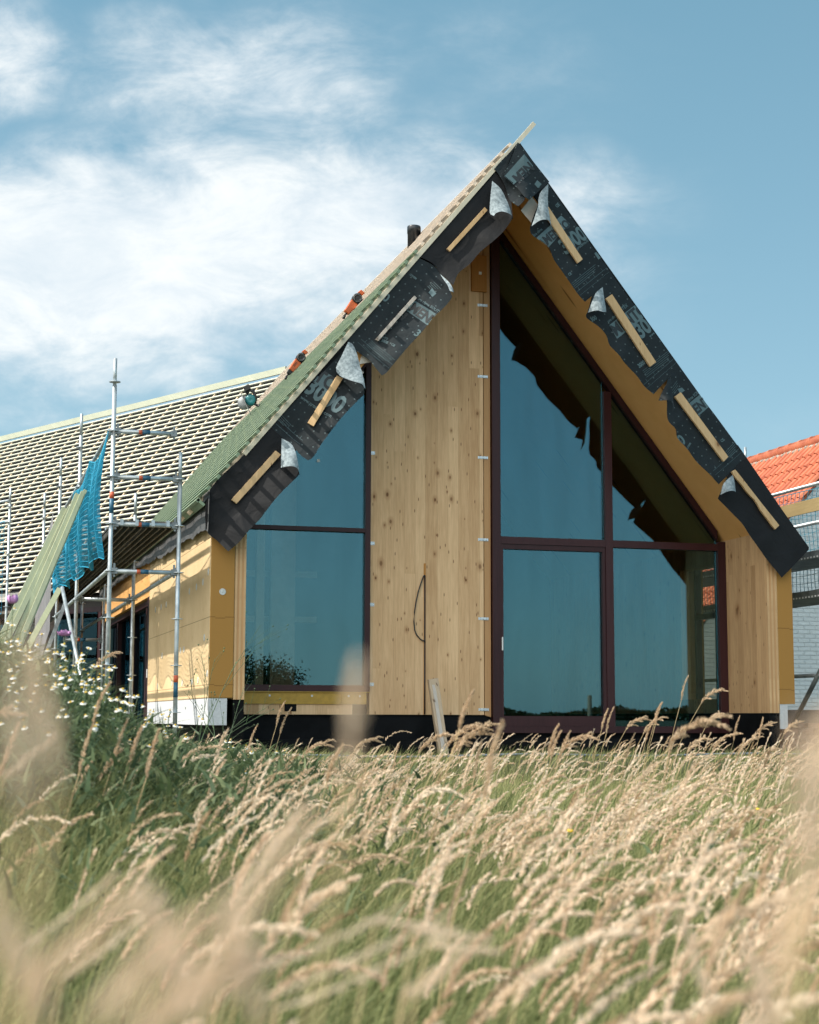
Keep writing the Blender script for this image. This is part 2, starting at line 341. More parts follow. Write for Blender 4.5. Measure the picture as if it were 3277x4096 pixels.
def whitebrick():
    m, nt, p = newmat('white_painted_brick')
    tcn = N(nt, 'ShaderNodeTexCoord'); s = N(nt, 'ShaderNodeSeparateXYZ'); nt.links.new(tcn.outputs['Object'], s.inputs[0])
    b = N(nt, 'ShaderNodeTexBrick'); nt.links.new(combine(nt, s.outputs[0], s.outputs[2], 0), b.inputs['Vector'])
    b.inputs['Color1'].default_value = (0.60, 0.64, 0.65, 1); b.inputs['Color2'].default_value = (0.54, 0.585, 0.60, 1); b.inputs['Mortar'].default_value = (0.515, 0.56, 0.575, 1)
    b.inputs['Scale'].default_value = 1.0; b.inputs['Brick Width'].default_value = 0.22; b.inputs['Row Height'].default_value = 0.072; b.inputs['Mortar Size'].default_value = 0.007; b.inputs['Mortar Smooth'].default_value = 0.6
    big = noise(nt, tcn.outputs['Object'], 14, 4, 0.6)
    nt.links.new(mixc(nt, mth(nt, 'MULTIPLY', ramp(nt, big, .4, .7), .35), b.outputs[0], (0.42, 0.47, 0.50)), p.inputs['Base Color'])
    bp = N(nt, 'ShaderNodeBump'); bp.inputs['Strength'].default_value = 0.9; bp.inputs['Distance'].default_value = 0.012
    h = mth(nt, 'ADD', mth(nt, 'MULTIPLY', b.outputs['Fac'], -1.0), mth(nt, 'MULTIPLY', big, 1.4))
    nt.links.new(h, bp.inputs['Height']); nt.links.new(bp.outputs[0], p.inputs['Normal']); p.inputs['Roughness'].default_value = 0.35
    return m
M['whitebrick'] = whitebrick()
def tile():
    m, nt, p = newmat('clay_tile')
    tcn = N(nt, 'ShaderNodeTexCoord')
    f = noise(nt, tcn.outputs['Object'], 3.5, 6, .65)
    f2 = noise(nt, tcn.outputs['Object'], 30, 4, .6)
    c = mixc(nt, ramp(nt, f, .3, .7), (0.33, 0.075, 0.034), (0.50, 0.15, 0.07))
    c = mixc(nt, mth(nt, 'MULTIPLY', ramp(nt, f2, .45, .75), .4), c, (0.40, 0.12, 0.07))
    nt.links.new(c, p.inputs['Base Color']); p.inputs['Roughness'].default_value = .7
    return m
M['tile'] = tile()

def leafmat(name, cols, trans=0.35, rough=0.6):
    """thin plant matter: hue varies from blade to blade (attribute 'tone'), part of the light passes through"""
    m = bpy.data.materials.new(name); m.use_nodes = True; nt = m.node_tree; nt.nodes.clear()
    o = N(nt, 'ShaderNodeOutputMaterial')
    at = N(nt, 'ShaderNodeAttribute'); at.attribute_name = 'tone'
    cr = N(nt, 'ShaderNodeValToRGB'); nt.links.new(at.outputs['Fac'], cr.inputs[0])
    cr.color_ramp.elements[0].color = (*cols[0], 1); cr.color_ramp.elements[-1].color = (*cols[-1], 1)
    for i, c in enumerate(cols[1:-1]):
        e = cr.color_ramp.elements.new((i+1)/(len(cols)-1)); e.color = (*c, 1)
    d = N(nt, 'ShaderNodeBsdfPrincipled'); d.inputs['Roughness'].default_value = rough; d.inputs['Specular IOR Level'].default_value = 0.25
    t = N(nt, 'ShaderNodeBsdfTranslucent')
    nt.links.new(cr.outputs[0], d.inputs['Base Color']); nt.links.new(cr.outputs[0], t.inputs[0])
    mx = N(nt, 'ShaderNodeMixShader'); mx.inputs[0].default_value = trans
    nt.links.new(d.outputs[0], mx.inputs[1]); nt.links.new(t.outputs[0], mx.inputs[2]); nt.links.new(mx.outputs[0], o.inputs[0])
    return m
M['grass'] = leafmat('grass_blades', [(0.075, 0.11, 0.042), (0.185, 0.215, 0.085), (0.34, 0.34, 0.15), (0.50, 0.43, 0.24)], 0.38)
M['ear'] = leafmat('grass_ears', [(0.36, 0.25, 0.14), (0.61, 0.455, 0.305), (0.77, 0.61, 0.455), (0.84, 0.715, 0.575)], 0.42, 0.8)
M['weed'] = leafmat('weed_leaves', [(0.045, 0.075, 0.036), (0.085, 0.125, 0.056), (0.17, 0.205, 0.10)])
M['petal'] = leafmat('white_petals', [(0.75, 0.75, 0.72), (0.85, 0.85, 0.82)], 0.3)
M['poppy'] = leafmat('mauve_petals', [(0.42, 0.17, 0.40), (0.60, 0.30, 0.58)], 0.4)
M['disc_yellow'] = plain('flower_centre', (0.60, 0.38, 0.03), 0.8)
M['soil'] = plain('ground_soil', (0.045, 0.050, 0.022), 0.95, nscale=3, var=0.5)
M['bark'] = plain('bark', (0.06, 0.045, 0.035), 0.9, nscale=12, var=0.4, bump=0.5)
M['treeleaf'] = leafmat('tree_leaves', [(0.020, 0.045, 0.018), (0.045, 0.08, 0.03)], 0.2)
M['plinthbrick'] = plain('dark_brick', (0.05, 0.04, 0.038), 0.8, nscale=8, var=0.4)

# ------------------------------------------------------------------ builders
ORIG = {}
class MB:
    def __init__(s): s.v = []; s.f = []; s.uv = None
    def add(s, vs, fs):
        o = len(s.v); s.v += [tuple(v) for v in vs]; s.f += [tuple(i+o for i in f) for f in fs]; return s
    def box(s, x0, x1, y0, y1, z0, z1):
        return s.add([(x, y, z) for x in (x0, x1) for y in (y0, y1) for z in (z0, z1)],
                     [(0, 1, 3, 2), (4, 6, 7, 5), (0, 4, 5, 1), (2, 3, 7, 6), (0, 2, 6, 4), (1, 5, 7, 3)])
    def bar(s, p0, p1, w, h, up=(0, 0, 1), x0=0, x1=0):
        """rectangular bar from p0 to p1, w across, h along up"""
        p0, p1 = Vector(p0), Vector(p1); d = (p1-p0).normalized(); u = Vector(up); u = (u - d*u.dot(d)).normalized(); r = d.cross(u)
        p0 = p0 - d*x0; p1 = p1 + d*x1
        vs = [p + r*a*w/2 + u*b*h/2 for p in (p0, p1) for a in (-1, 1) for b in (-1, 1)]
        return s.add(vs, [(0, 1, 3, 2), (4, 6, 7, 5), (0, 4, 5, 1), (2, 3, 7, 6), (0, 2, 6, 4), (1, 5, 7, 3)])
    def tube(s, p0, p1, r, n=10, r1=None):
        return s.poly([p0, p1], r, n, r1)
    def poly(s, pts, r, n=8, r1=None, cap=True):
        pts = [Vector(p) for p in pts]; o = len(s.v); m = len(pts)
        ref = None
        for i, p in enumerate(pts):
            d = (pts[min(i+1, m-1)] - pts[max(i-1, 0)]).normalized()
            if ref is None: ref = Vector((0, 0, 1)) if abs(d.z) < .9 else Vector((0, 1, 0))
            a = d.cross(ref).normalized(); b = d.cross(a); ref = b.cross(d)*-1 if False else ref
            rr = r if r1 is None else r + (r1-r)*i/(m-1)
            s.v += [tuple(p + (a*math.cos(2*math.pi*k/n) + b*math.sin(2*math.pi*k/n))*rr) for k in range(n)]
        for i in range(m-1):
            for k in range(n):
                s.f.append((o+i*n+k, o+i*n+(k+1) % n, o+(i+1)*n+(k+1) % n, o+(i+1)*n+k))
        if cap:
            s.f.append(tuple(o+k for k in range(n))[::-1]); s.f.append(tuple(o+(m-1)*n+k for k in range(n)))
        return s
    def prism_y(s, poly, y0, y1):
        n = len(poly)
        vs = [(x, y0, z) for x, z in poly] + [(x, y1, z) for x, z in poly]
        return s.add(vs, [tuple(range(n))] + [tuple(range(2*n-1, n-1, -1))] + [(i, i+n, (i+1) % n+n, (i+1) % n) for i in range(n)])
    def loft(s, A, B):
        n = len(A)
        return s.add(list(A)+list(B), [tuple(range(n))] + [tuple(range(2*n-1, n-1, -1))] + [(i, i+n, (i+1) % n+n, (i+1) % n) for i in range(n)])
    def lathe(s, c, axis, prof, n=20):
        c = Vector(c); ax = Vector(axis).normalized(); a = ax.orthogonal().normalized(); b = ax.cross(a); o = len(s.v)
        for (h, r) in prof: s.v += [tuple(c + ax*h + (a*math.cos(2*math.pi*k/n) + b*math.sin(2*math.pi*k/n))*r) for k in range(n)]
        for i in range(len(prof)-1):
            for k in range(n): s.f.append((o+i*n+k, o+i*n+(k+1) % n, o+(i+1)*n+(k+1) % n, o+(i+1)*n+k))
        s.f.append(tuple(o+k for k in range(n))[::-1]); s.f.append(tuple(o+(len(prof)-1)*n+k for k in range(n)))
        return s
    def build(s, name, mat, parent=None, smooth=False, label=None, cat=None, group=None, kind=None, bevel=0, fix=True):
        me = bpy.data.meshes.new(name)
        off = Vector(ORIG.get(parent.name, (0, 0, 0))) if parent else Vector((0, 0, 0))
        vs = [(v[0]-off.x, v[1]-off.y, v[2]-off.z) for v in s.v]
        me.from_pydata(vs, [], s.f)
        if fix:
            bm = bmesh.new(); bm.from_mesh(me); bmesh.ops.recalc_face_normals(bm, faces=bm.faces); bm.to_mesh(me); bm.free()
        if s.uv is not None:
            ul = me.uv_layers.new(name='UVMap')
            for l in me.loops: ul.data[l.index].uv = s.uv[l.vertex_index]
        me.materials.append(M[mat])
        if smooth: me.polygons.foreach_set('use_smooth', [True]*len(me.polygons))
        o = bpy.data.objects.new(name, me); COL.objects.link(o)
        if parent is not None: o.parent = parent; ORIG[o.name] = tuple(off)
        if bevel:
            b = o.modifiers.new('bevel', 'BEVEL'); b.width = bevel; b.segments = 2; b.limit_method = 'ANGLE'
        return tag(o, label, cat, group, kind)
def tag(o, label=None, cat=None, group=None, kind=None):
    for k, v in (('label', label), ('category', cat), ('group', group), ('kind', kind)):
        if v: o[k] = v
    return o
def thing(name, label, cat, loc, group=None):
    o = bpy.data.objects.new(name, None); COL.objects.link(o); o.location = loc; o.empty_display_size = 0.1
    ORIG[o.name] = tuple(loc)
    return tag(o, label, cat, group)
def copy_tree(o, parent=None):
    c = o.copy(); COL.objects.link(c)
    if parent is not None: c.parent = parent
    for ch in list(o.children): copy_tree(ch, c)
    return c

# ================================================================== the new timber house
H = thing('timber_house', 'new timber house with a glazed gable, its roof still bare battens and black membrane', 'house', (3.5, 0, 0.3))
zL = lambda x: 3.466 + 1.21*x            # outer line of the left slope
zR = lambda x: 7.812 - 1.276*(x-3.585)   # outer line of the right slope
REC = 1.095                              # depth of the recessed glazing behind the verge
RX = 3.585
J = Vector((3.585, 13.616, 7.80)); W = Vector((-0.458, 0.889, 0)); NH = Vector((-0.889, -0.458, 0))
# side walls: solid timber layer with laminated end grain, insulation outside
def side_wall(x0, x1, zb, zt, y1, hole=None):
    n = 5; w = (x1-x0)/n
    mats = ['clt_side', 'strip', 'clt_side', 'strip', 'clt_side']
    spans = [(0.004, y1, zb, zt)] if not hole else [(0.004, hole[0], zb, zt), (hole[1], y1, zb, zt), (hole[0], hole[1], zb, hole[2]), (hole[0], hole[1], hole[3], zt)]
    par = None
    for i in range(n):
        mb = MB()
        for (a, b, c, d) in spans: mb.box(x0+i*w, x0+(i+1)*w, a + (0.003 if i % 2 and a < .01 else 0), b, c, d)
        o = mb.build('side_wall' if i == 0 else 'laminate', mats[i], H if i == 0 else par)
        if i == 0: par = o
side_wall(0.273, 0.392, 1.241, 3.36, 5.42)
side_wall(6.722, 6.847, 1.119, 3.36, 13.4, hole=(1.39, 2.38, 1.30, 3.02))
MB().box(0, 0.27, 0, 5.42, 1.255, 3.42).build('insulation', 'insul', H, bevel=0.012)
m = MB()
for (a, b, c, d) in [(0, 1.37, 1.226, 3.12), (2.38, 13.4, 1.226, 3.12), (1.37, 2.38, 1.226, 1.28), (1.37, 2.38, 3.04, 3.12)]: m.box(6.850, 7.053, a, b, c, d)
m.build('insulation', 'insul', H)
MB().box(0.004, 0.205, 0.006, 5.4, 0.965, 1.252).build('base_insulation', 'whitefoam', H)
MB().box(6.855, 6.955, 0.006, 13.4, 0.93, 1.223).build('base_insulation', 'whitefoam', H)
# pressed plates that pin the insulation
dd = [(0.15, 2.63), (0.52, 2.55), (1.0, 2.53), (1.55, 2.52), (2.4, 2.51), (3.6, 2.50), (4.1, 2.50), (4.7, 2.50), (0.35, 1.92), (1.9, 1.85), (2.2, 1.85), (3.9, 1.85), (0.10, 1.52), (0.75, 1.46), (1.2, 1.45), (2.0, 1.45), (2.9, 1.47), (4.3, 1.46)]
for (y, z) in dd: MB().lathe((0.0, y, z), (-1, 0, 0), [(0, .040), (.003, .040), (.004, .030), (.001, .028), (.001, .016), (.004, .014), (.004, .004)], 14).build('anchor_disc', 'disc', H, True)
for y in (0.4, 1.0, 1.7, 2.4): MB().lathe((0.004, y, 1.17), (-1, 0, 0), [(0, .03), (.003, .03), (.004, .01)], 10).build('anchor_disc', 'bracket', H, True)
MB().lathe((0.135, -0.001, 2.405), (0, -1, 0), [(0, .036), (.004, .036), (.005, .030), (.002, .028), (.002, .021), (.005, .019), (.002, .016), (.002, .011), (.005, .009), (.005, .003)], 24).build('anchor_disc', 'disc', H, True)
# black damp-proofed plinth
MB().box(0.273, 0.392, 0.02, 5.4, 0.1, 1.238).build('plinth', 'bitumen', H)
MB().box(6.722, 6.852, 0.02, 13.4, 0.1, 1.117).build('plinth', 'bitumen', H)
MB().box(0.395, 6.719, 1.13, 1.35, 0.1, 1.080).build('plinth', 'bitumen', H)
MB().box(0.395, 6.719, 0.95, 1.129, 0.1, 0.80).build('plinth', 'bitumen', H)
# roof slopes (solid timber and insulation), open to the recess
sl = [(-0.02, zL(-.02)), (RX-.003, zL(RX-.003)), (RX-.003, 7.29), (0.395, 2.95+1.21*.395+.02), (0.395, 3.40), (-0.02, 3.40)]
MB().prism_y(sl, 0.012, 13.4).build('roof_slope', 'soffit', H)
sr = [(RX+.003, zR(RX+.003)), (7.10, zR(7.10)), (7.10, 3.13), (6.722, 3.29), (RX+.003, 7.288)]
MB().prism_y(sr, 0.012, 13.4).build('roof_slope', 'soffit', H)
# roofing felt on both slopes
MB().loft([(-.10, -.02, zL(-.10)+.02), (RX, -.02, zL(RX)+.02), (RX, 13.6, zL(RX)+.02), (-.10, 12.7, zL(-.10)+.02)],
          [(-.10, -.02, zL(-.10)+.006), (RX, -.02, zL(RX)+.006), (RX, 13.6, zL(RX)+.006), (-.10, 12.7, zL(-.10)+.006)]).build('roof_membrane', 'mem', H)
MB().loft([(RX, -.03, zR(RX)+.02), (7.28, -.03, zR(7.28)+.02), (7.28, 13.6, zR(7.28)+.02), (RX, 13.6, zR(RX)+.02)],
          [(RX, -.03, zR(RX)+.004), (7.28, -.03, zR(7.28)+.004), (7.28, 13.6, zR(7.28)+.004), (RX, 13.6, zR(RX)+.004)]).build('roof_membrane', 'mem', H)
# floor, back wall and contents of the room
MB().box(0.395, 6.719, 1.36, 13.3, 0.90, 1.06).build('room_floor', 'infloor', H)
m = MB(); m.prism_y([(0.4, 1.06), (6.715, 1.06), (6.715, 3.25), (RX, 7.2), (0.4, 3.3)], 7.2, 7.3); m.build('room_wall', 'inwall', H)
MB().box(0.92, 1.02, 2.2, 2.3, 1.06, 3.9).build('room_post', 'film', H)
MB().box(1.30, 1.62, 3.2, 3.3, 1.06, 4.4).build('room_panel', 'film', H)
MB().box(0.9, 2.0, 3.6, 3.66, 2.9, 2.98).build('room_rail', 'film', H)
MB().box(0.9, 2.0, 3.6, 3.66, 2.3, 2.38).build('room_rail', 'film', H)
# gable panel between the two windows
MB().loft([(2.078, REC, 1.087), (3.500, REC, 1.087), (3.500, REC, 7.12), (2.078, REC, 5.42)], [(2.078, REC+.12, 1.087), (3.500, REC+.12, 1.087), (3.500, REC+.12, 7.12), (2.078, REC+.12, 5.42)]).build('gable_panel', 'clt', H)
MB().loft([(3.512, REC+.006, 1.084), (3.592, REC+.006, 1.06), (3.592, REC+.006, 7.20), (3.512, REC+.006, 7.12)], [(3.512, REC+.1, 1.084), (3.592, REC+.1, 1.06), (3.592, REC+.1, 7.20), (3.512, REC+.1, 7.12)]).build('timber_strip', 'strip', H)
MB().box(3.345, 3.545, REC-.03, REC-.004, 6.285, 6.75).build('beam_end', 'beamend', H, bevel=.004)
MB().box(3.44, 3.475, REC-.034, REC-.030, 6.50, 6.535).build('paper_tag', 'white', H)
# steel angle brackets
def bracket(x0, x1, z, wide=0.035):
    m = MB(); m.box(x0, x1, REC-.005, REC-.001, z-wide/2, z+wide/2)
    m.box(x0+.02, x1-.01, REC-.012, REC-.005, z-.006, z+.006)
    o = m.build('steel_bracket', 'bracket', H)
    h = MB()
    for k in (0.18, 0.5, 0.82):
        for s in (-1, 1): h.lathe((x0+(x1-x0)*k, REC-.0052, z+s*wide*.32), (0, -1, 0), [(0, .0035), (.0006, .0035)], 6)
    h.build('screw_holes', 'black', o)
for z in (3.11, 2.38, 1.44, 4.2): bracket(2.070, 2.130, z, .04)
for z in (1.15, 2.24, 3.20, 4.21, 5.22, 6.12): bracket(3.43, 3.56, z, .032)
# grooved cable run and its loop
MB().box(2.742, 2.768, REC-.003, REC-.0005, 1.09, 2.89).build('cable_groove', 'beamend', H)
loop = [(2.75, 2.745), (2.735, 2.735), (2.70, 2.64), (2.668, 2.54), (2.643, 2.43), (2.622, 2.30), (2.616, 2.19), (2.625, 2.09), (2.65, 2.03), (2.69, 1.985), (2.725, 1.962), (2.752, 1.957)]
m = MB(); m.poly([(x, REC-.02, z) for x, z in loop], .0075, 8); m.poly([(2.755, REC-.008, z) for z in (1.09, 1.5, 2.0, 2.4, 2.745)], .0085, 8)
m.build('cable_loop', 'cable', H, True)
# window frames: every member a part of its window
G0, G1 = REC-.045, REC+.055
def win(members, pane, gy=REC+.01):
    root = None
    for i, mem in enumerate(members):
        mb = MB()
        if len(mem) == 4: mb.box(mem[0], mem[1], G0, G1, mem[2], mem[3])
        else: mb.loft([(x, G0, z) for x, z in mem[0]], [(x, G1, z) for x, z in mem[0]])
        o = mb.build('window' if root is None else 'window_frame', 'frame', H if root is None else root)
        if root is None: root = o
    for pn in pane:
        MB().loft([(x, gy, z) for x, z in pn], [(x, gy+.02, z) for x, z in pn]).build('window_pane', 'glass', root)
    return root
so = lambda x: 2.93 + 1.21*x if x < RX else 7.27 - 1.276*(x-RX)   # soffit line
win([(2.006, 2.070, 1.352, so(2.006)), (0.395, 0.47, 1.352, so(.395)-.0), (0.472, 2.004, 1.352, 1.425), (0.472, 2.004, 3.232, 3.282),
     ([(0.472, so(.472)-.11), (2.004, so(2.004)-.11), (2.004, so(2.004)), (0.472, so(.472))],)],
    [[(0.471, 1.426), (2.005, 1.426), (2.005, 3.231), (0.471, 3.231)], [(0.471, 3.283), (2.005, 3.283), (2.005, so(2.005)-.11), (0.471, so(.471)-.11)]])
big = win([(3.602, 3.708, .872, so(3.66)-.02), (5.082, 5.182, .955, so(5.19)-.10), (6.612, 6.719, .872, so(6.719)), (3.710, 6.610, .872, .953), (3.710, 5.080, 3.157, 3.245), (5.184, 6.610, 3.157, 3.245),
     ([(3.710, so(3.71)-.12), (6.610, so(6.61)-.12), (6.610, so(6.61)), (3.710, so(3.71))],)],
    [[(3.709, 3.246), (5.081, 3.246), (5.081, so(5.081)-.12), (3.709, so(3.709)-.12)], [(5.183, 3.246), (6.611, 3.246), (6.611, so(6.611)-.12), (5.183, so(5.183)-.12)],
     [(5.183, .954), (6.611, .954), (6.611, 3.156), (5.183, 3.156)]])
MB().box(1.42, 1.455, REC+.004, REC+.008, 4.06, 4.095).build('paper_tag', 'white', H)
# sliding sash in the lower left bay, set a little back
root = MB().box(3.710, 3.742, REC-.03, REC+.05, .955, 3.155).build('sliding_door', 'frame', H)
for q in [(5.040, 5.080, .955, 3.155), (3.743, 5.039, .955, 1.075), (3.743, 5.039, 3.095, 3.155)]: MB().box(q[0], q[1], REC-.03, REC+.05, q[2], q[3]).build('sash_frame', 'frame', root)
MB().loft([(x, REC+.015, z) for x, z in [(3.742, 1.074), (5.040, 1.074), (5.040, 3.096), (3.742, 3.096)]], [(x, REC+.035, z) for x, z in [(3.742, 1.074), (5.040, 1.074), (5.040, 3.096), (3.742, 3.096)]]).build('door_pane', 'glass', root)
MB().box(3.716, 3.730, REC-.055, REC-.031, 1.86, 2.02).build('door_handle', 'white', root, bevel=.003)
# window in the right flank, seen through the glass
MB().box(6.92, 7.0, 1.372, 1.42, 1.285, 3.035).build('window_frame', 'frame', H); MB().box(6.92, 7.0, 2.33, 2.378, 1.285, 3.035).build('window_frame', 'frame', H); MB().box(6.922, 6.998, 1.421, 2.329, 2.36, 2.43).build('window_frame', 'frame', H)
# boards under the left window
MB().box(0.396, 2.035, REC-.03, REC+.05, 1.205, 1.340).build('sill_board', 'yellow', H)
MB().box(0.396, 2.070, REC-.05, REC+.05, 1.341, 1.350).build('sill_board', 'yellow', H)
MB().box(1.730, 1.742, REC-.045, REC-.031, 1.205, 1.338).build('sill_board', 'yellow', H); MB().box(1.93, 1.942, REC-.045, REC-.031, 1.205, 1.338).build('sill_board', 'yellow', H)
for x in (0.88, 1.38, 1.82, 1.95): MB().lathe((x, REC-.03, 1.30), (0, -1, 0), [(0, .013), (.004, .013), (.005, .006), (.001, .005)], 14).build('screw_washer', 'bracket', H, True)
MB().box(0.396, 1.87, REC-.012, REC+.03, 1.085, 1.203).build('sole_plate', 'clt', H)
MB().box(1.06, 1.20, REC-.016, REC-.0125, 1.12, 1.203).build('felt_patch', 'bitumen', H)
# pale film where the felt is folded back
for q in [[(1.53, 5.05), (1.70, 4.93), (1.60, 4.80)], [(1.64, 5.02), (1.80, 5.06), (1.98, 5.24), (1.72, 5.28)], [(3.74, 7.18), (3.90, 6.98), (3.86, 6.72), (3.60, 7.00)], [(3.26, 7.06), (3.42, 7.02), (3.32, 6.82)]]:
    MB().loft([(x, -.022, z) for x, z in q], [(x, -.017, z) for x, z in q]).build('pale_film', 'film', H)

# left flank beyond the insulated part: recessed glazed front under a timber lintel
y0 = 5.44
MB().box(0.02, 0.36, 5.44, 12.7, 2.75, 3.40).build('lintel', 'soffit', H)
root = MB().box(0.02, 0.30, 5.44, 5.78, .6, 2.75).build('side_glazing', 'frame', H)
for (a, b) in [(6.5, 6.62), (8.6, 8.72), (10.6, 10.72)]: MB().box(0.10, 0.24, a, b, .6, 2.66).build('window_frame', 'frame', root)
MB().box(0.08, 0.26, 5.78, 12.7, 2.66, 2.748).build('window_frame', 'frame', root)
MB().box(0.17, 0.19, 5.78, 12.7, .6, 2.66).build('window_pane', 'glass_clear', root)
MB().box(0.0, 0.02, 5.50, 5.58, 1.6, 1.72).build('paper_tag', 'white', H)
MB().box(0.25, 0.40, 5.44, 12.7, .3, .6).build('plinth', 'bitumen', H)
MB().box(1.2, 1.3, 5.44, 12.7, .6, 3.3).build('room_wall', 'darkwall', H)

# ------------------------------------------------------------------ the angled wing of the same house
SU = Vector((0.889*1.0, 0.458*1.0, 1.21)).normalized()       # up the wing's front slope
NW = Vector((-0.889*1.21, -0.458*1.21, 1)).normalized()
LEN = 30.0
def wp(s, d, h=0): return J + W*s - SU*d + NW*h               # s along ridge, d down slope, h above slope
DE = 5.62
def vs(d):                                                    # where the valley cuts a wing batten
    x = RX - d*0.637*0.972/0.972
    return max(0.0, -(d*0.637)*0.2426)
m = MB(); m.loft([wp(-2.2, 0), wp(LEN, 0), wp(LEN, DE), wp(-2.2, DE)], [wp(-2.2, 0, -.25), wp(LEN, 0, -.25), wp(LEN, DE, -.25), wp(-2.2, DE, -.25)])
m.build('wing_roof', 'wingmem', H)
bk = Vector((0.889, 0.458, 0))
m = MB(); m.loft([J+W*-1.0, J+W*LEN, J+W*LEN+bk*3.6+Vector((0, 0, -4.36)), J+W*-1.0+bk*3.6+Vector((0, 0, -4.36))], [J+W*-1.0+Vector((0, 0, -.3)), J+W*LEN+Vector((0, 0, -.3)), J+W*LEN+bk*3.6+Vector((0, 0, -4.6)), J+W*-1.0+bk*3.6+Vector((0, 0, -4.6))])
m.build('wing_roof', 'memplain', H)
def valley_s(d):
    # wing battens stop just short of the main slope: solve where the point meets z of the main slope
    for k in range(0, 200):
        s = -1.5 + k*0.02
        p = wp(s, d, .06)
        if p.z > zL(p.x) + .10: return s + .02
    return 0
for i in range(37):
    d = 0.10 + i*0.150
    s0 = valley_s(d)
    L1 = LEN
    MB().bar(wp(s0, d, .050), wp(L1, d, .050), .033, .026, up=NW).build('batten', 'batten_pale', H)
cs = -0.9; k = 0
while cs < LEN:
    # counter battens run down the slope under the tile battens
    d0 = 0.02
    if cs < 0: d0 = min(DE, -cs/0.2426/0.637*0.9)
    if d0 < DE-.1: MB().bar(wp(cs, d0, .018), wp(cs, DE+.05, .018), .034, .034, up=NW).build('counter_batten', 'counter', H)
    cs += 0.52; k += 1
MB().bar(wp(-.1, -.03, .12), wp(LEN, -.03, .12), .045, .13, up=(0, 0, 1)).build('ridge_board', 'ridge', H)
MB().bar(wp(0.9, DE+.06, -.02), wp(LEN, DE+.06, -.02), .03, .16, up=(0, 0, 1)).build('eave_board', 'film', H)
wb = J + NH*3.35
def ww(s, t, z): return Vector((wb.x + W.x*s + NH.x*t, wb.y + W.y*s + NH.y*t, z))
m = MB(); m.loft([ww(.3, 0, .2), ww(LEN, 0, .2), ww(LEN, 0, 3.55), ww(.3, 0, 3.55)], [ww(.3, -.3, .2), ww(LEN, -.3, .2), ww(LEN, -.3, 3.55), ww(.3, -.3, 3.55)]); m.build('wing_wall', 'darkwall', H)
for s in (1.2, 3.4, 5.6, 7.8, 10.0):
    r_ = MB().loft([ww(s, .02, 1.0), ww(s+1.6, .02, 1.0), ww(s+1.6, .02, 3.1), ww(s, .02, 3.1)], [ww(s, .003, 1.0), ww(s+1.6, .003, 1.0), ww(s+1.6, .003, 3.1), ww(s, .003, 3.1)]).build('window', 'frame', H)
    MB().loft([ww(s+.1, .035, 1.1), ww(s+1.5, .035, 1.1), ww(s+1.5, .035, 3.0), ww(s+.1, .035, 3.0)], [ww(s+.1, .022, 1.1), ww(s+1.5, .022, 1.1), ww(s+1.5, .022, 3.0), ww(s+.1, .022, 3.0)]).build('window_pane', 'glass_clear', r_)

# ------------------------------------------------------------------ battens on the left slope
SL = Vector((1, 0, 1.21)).normalized(); NL = Vector((-1.21, 0, 1)).normalized()
def lp(x, y, h): return Vector((x, y, zL(x))) + NL*h
def valley_y(x): return 13.616 - (RX-x)*0.2426 - 0.12
prot = [0.34, 0.30, 0.33, 0.27, 0.31, 0.25]
for i in range(35):
    x = -0.13 + i*0.1075
    if x > RX-.02: break
    green = x < 2.36
    p = (0.30 - 0.07*x + rnd.uniform(-.045, .045)) if green else (0.035 + rnd.uniform(-.004, .01))
    ye = valley_y(x) - rnd.uniform(0, .12)
    if i == 0:
        MB().bar(lp(x, -p, .045), lp(x, ye, .045), .03, .10, up=NL).build('batten', 'batten_green', H)
    MB().bar(lp(x, -p, .085), lp(x, ye, .085), .048, .034, up=NL).build('batten', 'batten_green' if green else 'batten_wood', H)
for y in [0.35 + .62*k for k in range(19)]:
    MB().bar(lp(-.17, y, .042), lp(RX-.02 if y < 13 else 2, y, .042), .05, .044, up=NL).build('counter_batten', 'counter', H)
rk0, rk1 = lp(0.36, -.045, .030), lp(3.79, -.045, .035)
MB().bar(rk0, rk1, .048, .052, up=NL).build('rake_batten', 'rake', H)
# flue through the slope
f = MB().lathe((3.22, 3.2, 7.03), (0, 0, 1), [(0, .088), (.60, .088), (.60, .094), (.69, .094), (.70, .088), (.705, .075), (.60, .074)], 28).build('flue_pipe', 'flue', H, True)

# felt turned down over the front edge of both slopes
MB().loft([(-.02, -.012, zL(-.02)+.02), (RX, -.012, zL(RX)+.02), (RX, -.012, zL(RX)-.42), (-.02, -.012, 3.40)], [(-.02, .009, zL(-.02)+.004), (RX, .009, zL(RX)+.004), (RX, .009, zL(RX)-.42), (-.02, .009, 3.40)]).build('verge_membrane', 'memplain', H)
MB().loft([(RX, -.014, zR(RX)+.02), (7.20, -.014, zR(7.20)+.02), (7.20, -.014, 3.13), (RX, -.014, zR(RX)-.40)], [(RX, .009, zR(RX)+.003), (7.20, .009, zR(7.20)+.003), (7.20, .009, 3.13), (RX, .009, zR(RX)-.40)]).build('verge_membrane', 'memplain', H)
